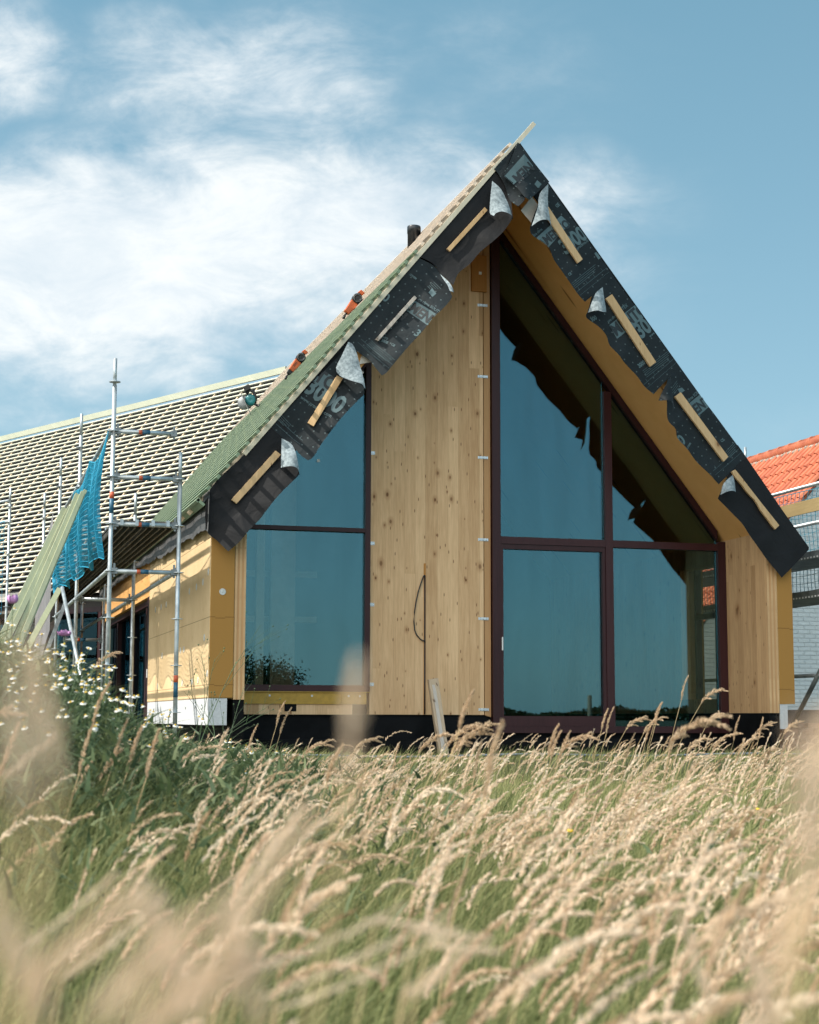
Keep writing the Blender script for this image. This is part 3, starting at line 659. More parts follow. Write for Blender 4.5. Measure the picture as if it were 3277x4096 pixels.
# ------------------------------------------------------------------ membrane flaps hanging over the verge
FL = {
'capR': [(3.517, 7.779), (3.711, 7.555), (3.908, 7.332), (3.765, 7.197), (3.617, 7.052), (3.556, 7.087), (3.505, 7.185), (3.446, 7.256), (3.4, 7.307), (3.337, 7.347), (3.376, 7.442), (3.456, 7.627)],
'capL': [(3.546, 7.811), (3.45, 7.682), (3.345, 7.569), (3.247, 7.452), (3.3, 7.395), (3.379, 7.243), (3.415, 7.075), (3.498, 6.983), (3.531, 7.012), (3.589, 7.099), (3.534, 7.213), (3.442, 7.323), (3.365, 7.376), (3.456, 7.614)],
'L1': [(3.41, 7.644), (3.188, 7.312), (2.759, 6.826), (2.33, 6.332), (2.492, 6.257), (2.589, 6.136), (2.703, 5.975), (2.773, 6.123), (2.85, 6.197), (2.927, 6.263), (3.04, 6.404), (3.18, 6.528), (3.315, 6.662), (3.42, 6.814), (3.438, 6.882), (3.448, 7.196)],
'C1': [(3.196, 7.275), (3.289, 7.17), (3.358, 7.01), (3.398, 6.844), (3.342, 6.854), (3.258, 6.867), (3.199, 6.85), (3.174, 6.816), (3.143, 6.873), (3.164, 7.081)],
'L2': [(2.318, 6.319), (1.903, 5.817), (1.475, 5.316), (1.588, 5.174), (1.731, 5.071), (1.798, 4.97), (1.865, 4.869), (1.917, 4.904), (1.999, 5.009), (2.109, 5.149), (2.218, 5.276), (2.355, 5.433), (2.454, 5.576), (2.549, 5.661), (2.631, 5.748), (2.689, 5.835), (2.68, 5.879), (2.642, 6.013), (2.607, 6.118), (2.51, 6.227)],
'C2': [(2.567, 6.106), (2.632, 5.978), (2.674, 5.845), (2.645, 5.848), (2.611, 5.861), (2.604, 5.949)],
'L3': [(1.444, 5.143), (1.033, 4.695), (0.628, 4.242), (0.764, 4.123), (0.86, 4.04), (0.951, 3.916), (1.021, 3.861), (1.078, 3.9), (1.191, 4.076), (1.39, 4.348), (1.575, 4.554), (1.654, 4.636), (1.662, 4.706), (1.623, 4.905)],
'C3': [(1.48, 5.236), (1.526, 5.211), (1.565, 5.113), (1.591, 5.007), (1.621, 4.854), (1.639, 4.671), (1.6, 4.728), (1.516, 4.757), (1.444, 4.793), (1.378, 4.836), (1.342, 4.928), (1.406, 5.078)],
'L4': [(0.771, 4.392), (0.603, 4.208), (0.282, 3.857), (-0.033, 3.511), (-0.074, 3.095), (0.042, 2.955), (0.156, 2.826), (0.28, 2.939), (0.381, 3.069), (0.493, 3.186), (0.596, 3.33), (0.711, 3.475), (0.825, 3.594), (0.921, 3.693), (0.92, 3.74), (0.859, 4.013)],
'C4': [(0.733, 4.1), (0.842, 4.025), (0.882, 3.862), (0.902, 3.72), (0.864, 3.754), (0.793, 3.768), (0.714, 3.759), (0.724, 3.93)],
'R1': [(3.935, 7.342), (4.344, 6.814), (4.769, 6.277), (4.591, 6.132), (4.477, 6.025), (4.365, 5.929), (4.26, 6.032), (4.157, 6.163), (4.067, 6.296), (3.977, 6.415), (3.915, 6.551), (3.849, 6.608), (3.718, 6.672), (3.68, 6.732), (3.703, 6.838), (3.783, 7.04)],
'CR1': [(3.896, 7.308), (3.87, 7.059), (3.871, 6.892), (3.895, 6.74), (3.861, 6.807), (3.829, 6.823), (3.741, 6.811), (3.66, 6.754), (3.689, 6.847), (3.727, 6.979), (3.773, 7.165)],
'R2': [(4.605, 6.476), (5.104, 5.847), (5.619, 5.213), (5.488, 5.129), (5.356, 4.998), (5.232, 4.871), (5.105, 4.968), (5.0, 5.095), (4.855, 5.224), (4.763, 5.332), (4.671, 5.427), (4.635, 5.539), (4.53, 5.646), (4.397, 5.724), (4.375, 5.767), (4.401, 5.826), (4.479, 6.077)],
'CR2': [(4.447, 6.004), (4.563, 6.104), (4.567, 5.938), (4.571, 5.782), (4.505, 5.767), (4.425, 5.783), (4.354, 5.767), (4.387, 5.871)],
'R3': [(5.42, 5.06), (5.60, 5.235), (5.916, 4.841), (6.06, 4.669), (6.261, 4.42), (6.463, 4.172), (6.351, 4.104), (6.22, 3.974), (6.059, 3.826), (5.928, 3.946), (5.754, 4.101), (5.641, 4.245), (5.519, 4.362), (5.501, 4.457), (5.422, 4.534), (5.398, 4.615), (5.405, 4.76)],
'CR3': [(5.412, 5.065), (5.414, 4.991), (5.415, 4.901), (5.409, 4.762), (5.406, 4.704), (5.366, 4.612), (5.383, 4.708), (5.38, 4.76), (5.322, 4.77), (5.242, 4.773), (5.294, 4.892), (5.369, 5.014)],
'R4': [(6.348, 4.325), (6.463, 4.172), (6.867, 3.631), (7.272, 3.088), (7.038, 2.881), (6.856, 2.726), (6.769, 2.833), (6.596, 3.031), (6.453, 3.217), (6.339, 3.376), (6.193, 3.507), (6.048, 3.63), (6.037, 3.664), (6.068, 3.72), (6.222, 4.001)],
'CR4': [(6.052, 3.818), (6.188, 3.927), (6.205, 3.826), (6.207, 3.721), (6.123, 3.724), (6.054, 3.706), (6.006, 3.678)],
'B1': [(3.119, 6.966), (3.15, 6.929), (2.692, 6.396), (2.657, 6.428)],
'B2': [(2.266, 5.842), (2.293, 5.814), (1.84, 5.28), (1.807, 5.298)],
'B3': [(1.366, 4.855), (1.432, 4.825), (1.095, 4.256), (1.036, 4.297)],
'B4': [(0.679, 3.969), (0.737, 3.926), (0.252, 3.361), (0.195, 3.404)],
'BR1': [(3.913, 7.041), (4.337, 6.439), (4.27, 6.384), (3.887, 6.917)],
'BR2': [(4.707, 6.044), (5.262, 5.258), (5.18, 5.195), (4.622, 5.983)],
'BR3': [(5.579, 4.912), (6.183, 4.16), (6.114, 4.098), (5.497, 4.851)],
'BR4': [(6.271, 4.011), (6.839, 3.357), (6.785, 3.311), (6.223, 3.982)],
}
def below(x, z):
    l = (3.465+1.21*x-z)/math.hypot(1.21, 1); r = (7.812-1.276*(x-3.585)-z)/math.hypot(1.276, 1)
    return max(0.0, min(l, r))
def fy(name, x, z):
    """distance of a flap in front of the verge: leans out towards its lower edge, with soft folds"""
    tilt, y0 = (.12, .05)
    if name[0] == 'R': tilt = .08
    if name.startswith('C'): y0 = .14 if name not in ('C2',) else .12; tilt = .12 if 'R' not in name else .08
    if name == 'capR': y0, tilt = .16, .12
    if name == 'capL': y0, tilt = .08, .12
    b = below(x, z); a = x*0.64 + z*0.77 if name[0] != 'R' else x*0.62 - z*0.79
    ph = sum(map(ord, name))*1.7
    wv = .8-1.1*abs(math.sin(a*4.5+b*1.5+ph)) + .5-.8*abs(math.sin(a*8.5-b*3+ph*2)) + .3*math.sin(a*4.3-b*7+ph)
    w = min(1.0, b/.45)
    k = .022 if name[0] != 'R' else .014
    return -(y0 + (.08*b if tilt < .1 else .06*b + .40*max(0, b-.28)) + k*w*(1+wv))
def inside(poly, x, z):
    c = False; j = len(poly)-1
    for i in range(len(poly)):
        (x1, z1), (x2, z2) = poly[i], poly[j]
        if (z1 > z) != (z2 > z) and x < (x2-x1)*(z-z1)/(z2-z1)+x1: c = not c
        j = i
    return c
def smooth_poly(pts, n=3, keep=0):
    """Catmull-Rom through the outline so cut edges wander softly"""
    out = []; m = len(pts)
    for i in range(m):
        p0, p1, p2, p3 = [Vector(pts[(i+k) % m]).to_2d() for k in (-1, 0, 1, 2)]
        sharp = lambda a, b, c: (b-a).normalized().dot((c-b).normalized()) < .35
        if sharp(p0, p1, p2): p0 = p1 - (p2-p1)
        if sharp(p1, p2, p3): p3 = p2 + (p2-p1)
        for k in range(n):
            t = k/n
            out.append(tuple(0.5*((2*p1) + (p2-p0)*t + (2*p0-5*p1+4*p2-p3)*t*t + (3*p1-p0-3*p2+p3)*t**3)))
    return out
def sheet(pts, yfun, step=.05, thick=.0025):
    poly = smooth_poly(pts)
    xs = [p[0] for p in poly]; zs = [p[1] for p in poly]
    V2 = [Vector(p) for p in poly]; n = len(V2)
    x = min(xs)+step/2
    while x < max(xs):
        z = min(zs)+step/2
        while z < max(zs):
            if inside(poly, x, z):
                q = Vector((x+rnd.uniform(-.3, .3)*step, z+rnd.uniform(-.3, .3)*step))
                if inside(poly, q.x, q.y) and min((q-Vector(p)).length for p in poly) > step*.35: V2.append(q)
            z += step
        x += step
    res = geometry.delaunay_2d_cdt(V2, [], [list(range(n))], 1, 1e-5)
    mb = MB(); nv = len(res[0])
    mb.v = [(p.x, yfun(p.x, p.y), p.y) for p in res[0]] + [(p.x, yfun(p.x, p.y)+thick, p.y) for p in res[0]]
    tri = [tuple(f) for f in res[2]]
    mb.f = tri + [tuple(i+nv for i in f[::-1]) for f in tri]
    mb.v = mb.v + mb.v       # the cut edge keeps its own corners, so it stays crisp
    cnt = {}
    for f in tri:
        for a, b in zip(f, f[1:]+f[:1]): cnt[(a, b)] = 1
    for (a, b) in cnt:
        if (b, a) not in cnt: mb.f.append((b+2*nv, a+2*nv, a+3*nv, b+3*nv))
    mb.uv = [(p[0]*.64+p[2]*.77, p[0]*.77-p[2]*.64) for p in mb.v]
    return mb
FO = {}
for nm in ('L4', 'L3', 'L2', 'L1', 'capL', 'capR', 'R1', 'R2', 'R3', 'R4'):
    plainf = nm in ('L1', 'L4', 'R4')
    FO[nm] = sheet(FL[nm], lambda x, z, n=nm: fy(n, x, z)).build('membrane_flap', 'memplain' if plainf else 'mem', H, True, fix=True)
for nm, mo in (('C1', 'L1'), ('C2', 'L2'), ('C3', 'L3'), ('C4', 'L4'), ('CR1', 'R1'), ('CR2', 'R2'), ('CR3', 'R3'), ('CR4', 'R4')):
    pts = FL[nm]; cx_ = sum(p[0] for p in pts)/len(pts); zt = max(p[1] for p in pts); zb = min(p[1] for p in pts); wd = max(p[0] for p in pts)-min(p[0] for p in pts)
    def yf(x, z, n=nm):
        t = (zt-z)/(zt-zb)
        return fy(n, x, z) - (.02+.10*t)*max(0, 1-((x-cx_)/(wd*.6))**2)
    sheet(pts, yf, .03).build('folded_corner', 'mem' if nm == 'CR3' else 'feltgrey', FO[mo], True)
# battens that clamp the flaps
for nm, mo in (('B1', 'L1'), ('B2', 'L2'), ('B3', 'L3'), ('B4', 'L4'), ('BR1', 'R1'), ('BR2', 'R2'), ('BR3', 'R3'), ('BR4', 'R4')):
    q = FL[nm]
    wav = []
    front = [(x, fy(mo, x, z)-.045, z) for x, z in q]; back = [(x, fy(mo, x, z)-.012, z) for x, z in q]
    if nm == 'BR4':   # waney-edged lath
        a, b, c, d = [Vector(p) for p in q]; top = []; bot = []
        for k in range(13):
            t = k/12; top.append(a.lerp(b, t)); w = .010*math.sin(t*9.0)+.006*math.sin(t*21)
            bot.append(d.lerp(c, t) + (d-a).normalized()*w)
        q = [tuple(p) for p in top + bot[::-1]]
        front = [(x, fy(mo, x, z)-.045, z) for x, z in q]; back = [(x, fy(mo, x, z)-.012, z) for x, z in q]
    MB().loft(front, back).build('clamping_batten', 'lath_grey' if nm == 'B2' else 'lath', FO[mo])
TEXTS=[
 ('capR','NEM',(3.64, 7.547),(3.435, 7.344),'dark',1),
 ('L2','om',(1.832, 5.723),(1.877, 5.691),'light',0),
 ('L2','pro clima SOLITEX',(2.304, 5.813),(2.545, 5.596),'light',0),
 ('L2','MENTO',(2.202, 5.683),(2.527, 5.386),'dark',0),
 ('L2','CE',(1.978, 5.236),(2.011, 5.211),'light',0),
 ('L2','3000',(1.878, 5.289),(1.941, 5.25),'light',0),
 ('L2','MENTO',(1.864, 5.347),(1.947, 5.301),'light',0),
 ('L2','MENTO',(2.295, 6.042),(2.221, 6.096),'light',1),
 ('L2','0',(1.897, 5.789),(1.948, 5.753),'light',0),
 ('L2','30',(2.23, 5.364),(2.313, 5.294),'light',0),
 ('L3','TEX',(1.171, 5.007),(1.27, 4.953),'light',0),
 ('L3','MENTO',(0.806, 4.999),(1.315, 4.674),'dark',0),
 ('L3','3000',(0.993, 4.673),(1.369, 4.404),'light',0),
 ('L3','www.proclima.com',(0.956, 4.585),(1.287, 4.364),'light',0),
 ('R1','MENTO',(3.895, 6.581),(4.216, 6.852),'dark',0),
 ('R1','3000',(4.135, 6.489),(4.437, 6.732),'light',0),
 ('R1','www.proclima.com',(4.21, 6.496),(4.476, 6.716),'light',0),
 ('R1','CE',(4.014, 7.084),(4.056, 7.128),'light',1),
 ('R1','CE',(4.166, 6.222),(4.201, 6.251),'light',0),
 ('R1','pro clima',(3.731, 6.661),(3.841, 6.762),'light',0),
 ('R2','SOLITEX',(4.784, 5.807),(4.938, 5.93),'light',0),
 ('R2','pro clima',(4.662, 5.695),(4.783, 5.794),'light',0),
 ('R2','MENTO',(4.765, 5.543),(5.2, 5.892),'dark',0),
 ('R2','3000',(5.097, 5.543),(5.415, 5.792),'light',0),
 ('R2','www.proclima',(5.216, 5.566),(5.4, 5.714),'light',0),
 ('R2','3000',(5.052, 5.175),(5.138, 5.239),'light',0),
 ('R2','300',(4.45, 5.69),(4.52, 5.734),'light',0),
 ('R3','clima SOLITEX',(5.693, 4.805),(5.926, 4.99),'light',0),
 ('R3','MENTO',(5.727, 4.609),(6.089, 4.882),'dark',0),
 ('R3','0',(5.58, 4.262),(5.641, 4.313),'light',0),
 ('R3','a.com',(5.651, 4.226),(5.707, 4.3),'light',0),
 ('R3','CE',(6.125, 4.34),(6.165, 4.368),'light',0),
]
BOXES=[
 ('capR',[(3.589, 7.635), (3.702, 7.499), (3.45, 7.246), (3.34, 7.337)]),
 ('L2',[(2.278, 5.795), (2.576, 5.543), (2.464, 5.414), (2.179, 5.675)]),
 ('L3',[(0.858, 5.134), (1.415, 4.799), (1.289, 4.66), (0.767, 4.997)]),
 ('R1',[(3.757, 6.65), (4.091, 6.969), (4.199, 6.879), (3.908, 6.55)]),
 ('R2',[(4.675, 5.67), (5.108, 6.014), (5.22, 5.868), (4.771, 5.511)]),
 ('R3',[(5.707, 4.795), (5.948, 4.981), (6.059, 4.837), (5.829, 4.65)]),
 ('R3',[(5.56, 4.959), (5.617, 4.981), (5.656, 4.947), (5.586, 4.899)]),
 ('L2',[(2.436, 5.894), (2.48, 5.95), (2.521, 5.878), (2.473, 5.834)]),
 ('R1',[(4.512, 6.545), (4.554, 6.575), (4.606, 6.502), (4.564, 6.472)]),
 ('capR',[(3.714, 7.281), (3.751, 7.333), (3.807, 7.291), (3.759, 7.237)]),
]
LINES=[
 ('R1',[(4.155, 6.099), (4.52, 6.403)],4),
 ('R1',[(4.246, 6.024), (4.67, 6.378)],1),
 ('R2',[(5.092, 5.139), (5.461, 5.423)],5),
 ('R2',[(5.105, 4.975), (5.527, 5.331)],1),
 ('R3',[(6.165, 4.219), (6.312, 4.358)],5),
 ('R3',[(5.976, 3.975), (6.361, 4.278)],1),
 ('L2',[(1.77, 5.29), (2.005, 5.048)],6),
 ('L2',[(1.653, 5.303), (1.983, 4.994)],1),
 ('L2',[(2.498, 6.027), (2.574, 5.933)],5),
 ('L3',[(0.738, 4.391), (0.862, 4.264)],4),
 ('L3',[(0.719, 4.324), (0.985, 4.093)],1),
 ('R3',[(5.451, 4.928), (5.556, 5.058)],4),
]

def text_tris(s, bold=0.0):
    cu_ = bpy.data.curves.new('lettering', 'FONT'); cu_.body = s; cu_.size = 1; cu_.offset = bold; cu_.resolution_u = 3
    ob = bpy.data.objects.new('lettering', cu_); COL.objects.link(ob)
    dg = bpy.context.evaluated_depsgraph_get(); me = bpy.data.meshes.new_from_object(ob.evaluated_get(dg))
    bpy.data.objects.remove(ob); bpy.data.curves.remove(cu_)
    bm = bmesh.new(); bm.from_mesh(me); bpy.data.meshes.remove(me)
    bmesh.ops.triangulate(bm, faces=bm.faces)
    return bm
polycache = {k: smooth_poly(v) for k, v in FL.items()}
def stick(bm, flap, mat, lift):
    """lay a flat print on the hanging sheet, keeping only what lies on it"""
    for _ in range(4):
        long_ = [e for e in bm.edges if e.calc_length() > .022]
        if not long_ or len(bm.faces) > 9000: break
        bmesh.ops.subdivide_edges(bm, edges=long_, cuts=1); bmesh.ops.triangulate(bm, faces=bm.faces)
    kill = [f for f in bm.faces if not inside(polycache[flap], f.calc_center_median().x, f.calc_center_median().y)]
    bmesh.ops.delete(bm, geom=kill, context='FACES')
    mb = MB(); bm.verts.index_update()
    mb.v = [(v.co.x, fy(flap, v.co.x, v.co.y)-lift, v.co.y) for v in bm.verts]
    mb.f = [tuple(v.index for v in f.verts) for f in bm.faces]; bm.free()
    if mb.f: mb.build('lettering', mat, FO[flap])
for flap, q in BOXES:
    bm = bmesh.new(); bm.faces.new([bm.verts.new((x, z, 0)) for x, z in q]); bmesh.ops.triangulate(bm, faces=bm.faces)
    stick(bm, flap, 'print', .003)
for flap, s, A, B, shade_, mir in TEXTS:
    bm = text_tris(s, .035 if len(s) < 6 else .018)
    xs = [v.co.x for v in bm.verts]; x0, x1 = min(xs), max(xs)
    A, B = Vector(A), Vector(B); d = (B-A); k = d.length/(x1-x0); d.normalize(); n = Vector((-d.y, d.x))
    if mir: n = -n if flap != 'capR' else n
    ky = k*({'MENTO': 1.25, '3000': 1.3, '300': 1.3}.get(s, 1.15))
    for v in bm.verts:
        p = A + d*((v.co.x-x0)*k) + n*(v.co.y*ky); v.co = (p.x, p.y, 0)
    stick(bm, flap, 'print' if shade_ == 'light' else 'ink', .004 if shade_ == 'light' else .006)
for flap, (a, b), n_ in LINES:   # rows of small print and ruled lines
    a, b = Vector(a), Vector(b); d = (b-a).normalized(); nn = Vector((-d.y, d.x))
    bm = bmesh.new()
    for i in range(n_):
        o_ = nn*(-.022*i); w_ = .0035 if n_ > 1 else .003
        q = [a+o_, b+o_-d*(.02*i), b+o_-d*(.02*i)+nn*w_, a+o_+nn*w_]
        bm.faces.new([bm.verts.new((p.x, p.y, 0)) for p in q])
        if n_ == 1:
            for t in (.12, .37, .62, .87):
                p0 = a.lerp(b, t); q = [p0, p0+d*.003, p0+d*.003+nn*.04, p0+nn*.04]; bm.faces.new([bm.verts.new((p.x, p.y, 0)) for p in q])
            for t in range(22):
                p0 = a.lerp(b, t/22)-nn*.055; q = [p0, p0+d*.018, p0+d*.018+nn*.003, p0+nn*.003]; bm.faces.new([bm.verts.new((p.x, p.y, 0)) for p in q])
    bmesh.ops.triangulate(bm, faces=bm.faces)
    stick(bm, flap, 'print', .004)
# strip of membrane hanging from the left eave over the insulation
bot = [(-.13, 3.06), (.20, 3.075), (.46, 3.10), (.8, 3.085), (1.04, 3.09), (1.5, 3.12), (1.89, 3.11), (2.37, 3.12), (2.8, 3.10), (3.21, 3.13), (3.7, 3.11), (4.12, 3.16), (5.19, 3.17), (6.28, 3.22), (7.2, 3.2), (9, 3.22), (12.5, 3.2)]
mb = MB(); nb = 90
for i in range(nb):
    y = -.13 + 12.6*i/(nb-1); zb_ = np.interp(y, [b[0] for b in bot], [b[1] for b in bot]) + .012*math.sin(y*11)+.008*math.sin(y*23+1)
    for k in range(6):
        t = k/5; z = 3.50*(1-t) + zb_*t
        mb.v.append((-.045 - .02*t + .010*math.sin(y*5+t*3)*t, y, z))
for i in range(nb-1):
    for k in range(5): mb.f.append((i*6+k, (i+1)*6+k, (i+1)*6+k+1, i*6+k+1))
mb.uv = [(v[1], v[2]) for v in mb.v]
mb.build('eave_membrane', 'memeave', H, True)

# ================================================================== tools left on the roof
def frame_mat(org, ex, ey, ez):
    return Matrix((( ex.x, ey.x, ez.x, org.x), (ex.y, ey.y, ez.y, org.y), (ex.z, ey.z, ez.z, org.z), (0, 0, 0, 1)))
def nail_gun(x, y, label, tip_dark):
    t = thing('nail_gun', label, 'nail gun', (0, 0, 0), 'coil nailers lying on the battens')
    MB().loft([(-.17, -.048, .01), (-.17, .048, .01), (-.17, .048, .10), (-.17, -.048, .10)], [(.04, -.055, .0), (.04, .055, .0), (.04, .055, .13), (.04, -.055, .13)]).build('body', 'toolorange', t, bevel=.012)
    MB().box(.041, .075, -.058, .058, .0, .135).build('collar', 'black', t, bevel=.008)
    MB().lathe((.105, -.075, .075), (0, -1, 0), [(-.10, .075), (-.01, .078), (0, .070), (.004, .05), (.001, .046), (.004, .02), (.004, .004)], 26).build('nail_magazine', 'black', t, True)
    MB().lathe((.105, -.0765, .075), (0, -1, 0), [(0, .060), (.0035, .060), (.0035, .056), (0, .056)], 26).build('magazine_rim', 'zincdark', t, True)
    m = MB(); m.tube((.16, .0, .06), (.225, 0, .10), .028, 12); m.build('grip', 'black', t, True)
    MB().loft([(.20, -.045, .05), (.20, .04, .05), (.20, .04, .13), (.20, -.045, .13)], [(.265, -.03, .04), (.265, .03, .04), (.265, .03, .12), (.265, -.03, .12)]).build('nose', 'toolorange', t, bevel=.01)
    if tip_dark: MB().loft([(-.24, -.038, .02), (-.24, .038, .02), (-.24, .038, .085), (-.24, -.038, .085)], [(-.171, -.048, .01), (-.171, .048, .01), (-.171, .048, .10), (-.171, -.048, .10)]).build('end_cap', 'black', t, bevel=.01)
    e0 = -.24 if tip_dark else -.17
    m = MB(); m.tube((e0, 0, .05), (e0-.05, 0, .045), .014, 8); m.tube((e0-.05, 0, .045), (e0-.10, 0, .03), .020, 8); m.build('air_coupling', 'black', t, True)
    m = MB()
    if tip_dark:
        for k in range(5): m.box(-.085+.022*k, -.075+.022*k, -.0535, -.0525, .055, .090)
        m.build('lettering', 'black', t)
    t.matrix_world = frame_mat(lp(x, y, .10), SL, Vector((0, 1, 0)), NL); t.scale = (.88, .88, .88)
    return t
nail_gun(2.46, 3.1, 'orange nail gun with a round black magazine, nearer the flue pipe', False)
nail_gun(2.16, 5.25, 'orange nail gun with a black rear cap, nearer the teal saw', True)
t = thing('circular_saw', 'teal cordless circular saw with a grey base plate resting on the battens', 'saw', (0, 0, 0))
MB().box(-.17, .17, -.012, -.004, -.075, .075).build('base_plate', 'alu', t, bevel=.003)
MB().lathe((0.0, -.02, .0), (0, 0, 1), [(-.004, .095), (.004, .095), (.005, .02)], 30).build('blade_guard', 'zincdark', t, True)
MB().lathe((-.0, .075, -.02), (0, 0, 1), [(-.03, .075), (.03, .078), (.045, .06), (.048, .03), (.044, .012)], 24).build('motor_housing', 'toolteal', t, True)
m = MB(); m.poly([(-.10, .055, .0), (-.13, .11, 0), (-.09, .155, 0), (.0, .15, 0), (.06, .105, 0)], .022, 10); m.build('handle', 'black', t, True)
MB().box(-.205, -.13, .05, .14, -.045, .045).build('battery', 'black', t, bevel=.008)
m = MB(); m.tube((.05, .08, .0), (.11, .13, .01), .016, 8); m.lathe((.11, .13, .01), (.5, .5, 0), [(0, .024), (.03, .024)], 12); m.build('front_knob', 'black', t, True)
dn = Vector((.42, -.05, -.90)).normalized(); sd = Vector((.90, 0, .42)); vw = dn.cross(sd).normalized()
t.matrix_world = frame_mat(lp(2.02, 8.0, .30), dn, sd, vw) @ Matrix.Rotation(R(16), 4, 'X') @ Matrix.Scale(1.2, 4)

# ================================================================== scaffold on the left flank
XO, XI = -1.08, -.35
POLE = .0242
def rosette(m, x, y, z): m.lathe((x, y, z-.004), (0, 0, 1), [(0, .062), (.008, .062)], 14)
def standard(parent, x, y, z0, z1, zs, mat='zinc', tape=None):
    m = MB(); m.tube((x, y, z0), (x, y, z1-.30), POLE, 14); m.tube((x, y, z1-.30), (x, y, z1), POLE*.82, 14)
    o = m.build('standard', mat, parent, True)
    for z in zs:
        if z0 < z < z1: r = MB(); rosette(r, x, y, z); r.build('rosette', mat, o)
    if tape:
        MB().tube((x, y, tape-.0), (x, y, tape+.075), POLE*1.03, 14).build('tape', 'orange', o, True)
        MB().tube((x, y, tape-.16), (x, y, tape-.001), POLE*1.03, 14).build('tape', 'tapeblue', o, True)
    return o
def ledger(parent, a, b, mat='zinc', tape=True, head=True):
    a, b = Vector(a), Vector(b); d = (b-a).normalized()
    a2, b2 = a+d*.045, b-d*.045
    o = MB().tube(a2, b2, POLE, 12).build('ledger', mat, parent, True)
    if head:
        for p, s in ((a, 1), (b, -1)):
            q = p + d*s*.05
            MB().bar(q-d*s*.035, q+d*s*.03, .045, .07, up=(0, 0, 1)).build('wedge_head', 'zincdark', o, bevel=.006)
            MB().bar(p+d*s*.045+Vector((0, 0, -.06)), p+d*s*.045+Vector((0, 0, .085)), .012, .022, up=d).build('wedge', 'zincdark', o)
    if tape:
        mid = a.lerp(b, .52)
        MB().tube(mid-d*.055, mid+d*.03, POLE*1.03, 12).build('tape', 'tapeblue', o, True)
        MB().tube(mid-d*.095, mid-d*.056, POLE*1.03, 12).build('tape', 'orange', o, True)
    return o
S = thing('scaffold', 'galvanised tube scaffold with a steel deck along the left flank of the house', 'scaffold', (-.7, 4, .3))
LV = [z+.09 for z in (.5, 1.0, 1.5, 2.0, 2.5, 3.0, 3.5, 4.0, 4.5)]
LO = [.60, 1.10, 1.60, 2.10, 2.60, 3.11, 3.62, 4.12, 4.66]
bays = [0.02, 4.35, 8.40, 12.6]
for i, y in enumerate(bays):
    standard(S, XO, y + (.15 if i == 1 else 0), .30, 4.92 + (.2 if i else 0), LO, tape=3.38 if i == 0 else None)
    standard(S, XI, y - (.05 if i == 1 else 0), .25, 3.92 + (.12 if i else 0), LO, tape=1.42 if i == 0 else None)
    for z in ((2.60, 3.11, 3.62, 4.12) if i == 0 else (2.60,) if i == 1 else ()):
        if z == 4.12: ledger(S, (XO, y, z), (XI-.03, y, z))
        else: ledger(S, (XO, y, z), (XI, y, z), tape=(i == 0))
for a, b in zip(bays, bays[1:]):
    for x, z in ((XO, 2.62), (XI, 2.62), (XO, 4.16)): ledger(S, (x, a, z), (x, b, z), tape=False, head=(z < 4))
ledger(S, (XO+.1, 8.4, 2.25), (XI, 8.4, 2.25))
for a, b in zip(bays[:3], bays[1:]):
    for j in range(2):
        x0 = XI - .045 - j*.335
        o = MB().box(x0-.315, x0, a+.03, b-.03, 3.135, 3.155).build('deck', 'deck', S)
        for k in range(5): MB().box(x0-.305+k*.07, x0-.29+k*.07, a+.05, b-.05, 3.075, 3.134).build('deck_rib', 'deck', o)
        for y in (a, b):
            for q in (.06, .22): MB().box(x0-q-.035, x0-q, y-.03, y+.03, 3.095, 3.160).build('deck_hook', 'zinc', o)
MB().tube((-1.30, 4.05, 2.72), (-1.10, 1.35, .9), POLE, 12).build('brace', 'zinc', S, True)
MB().bar((-1.22, 4.6, 2.55), (-1.75, 3.2, 1.2), .05, .02, up=(0, -1, .3)).build('brace', 'zincdark', S)
MB().bar((XI, .02, 3.13), (XI, 12.6, 3.13), .03, .16, up=(0, 0, 1)).build('toe_board', 'deck', S) if False else None

def net_mesh(P, nu, nv, r, ragged=0, nvert=None):
    """a knotted net: cords along u and along v over surface P(u, v)"""
    m = MB()
    for i in range(nu+1):
        m.poly([P(i/nu, k/14) for k in range(15)], r, 3, cap=False)
    for j in range(nv+1):
        m.poly([P(k/46, j/nv) for k in range(47)], r*(1.5 if j in (0, nv) else .75), 3, cap=False)
    return m
def bluenet(u, v):
    # u along the scaffold (bunched into folds), v from the rail down
    y = 0.06 + 8.3*u
    top = 4.16 - (.16*math.sin(math.pi*((y*.9) % 2.2)/2.2) if y < 8.4 else 0) - (.45*max(0, (y-4.3)/4))
    scal = abs(math.sin(math.pi*(y/1.9)))
    bot = 2.72 + .11*scal + (.02*y)
    sag = .10*math.sin(v*math.pi)*math.sin(y*3.3)
    zz = top + (bot-top)*v - .02*math.sin(math.pi*v)*abs(math.sin(math.pi*y/1.9))
    return (XO - .045 - .05*math.sin(y*5.1)*v - .06*math.sin(math.pi*v)*(1+.5*math.sin(y*2.1)) , y + .10*math.sin(v*3)*math.cos(y*1.7) + .012*math.sin(v*31+y*9), zz)
net_mesh(bluenet, 240, 18, .0050).build('safety_net', 'net', None, label='bright blue safety net hung in folds from the left scaffold rail', cat='safety net', group='blue safety nets on the scaffolds')

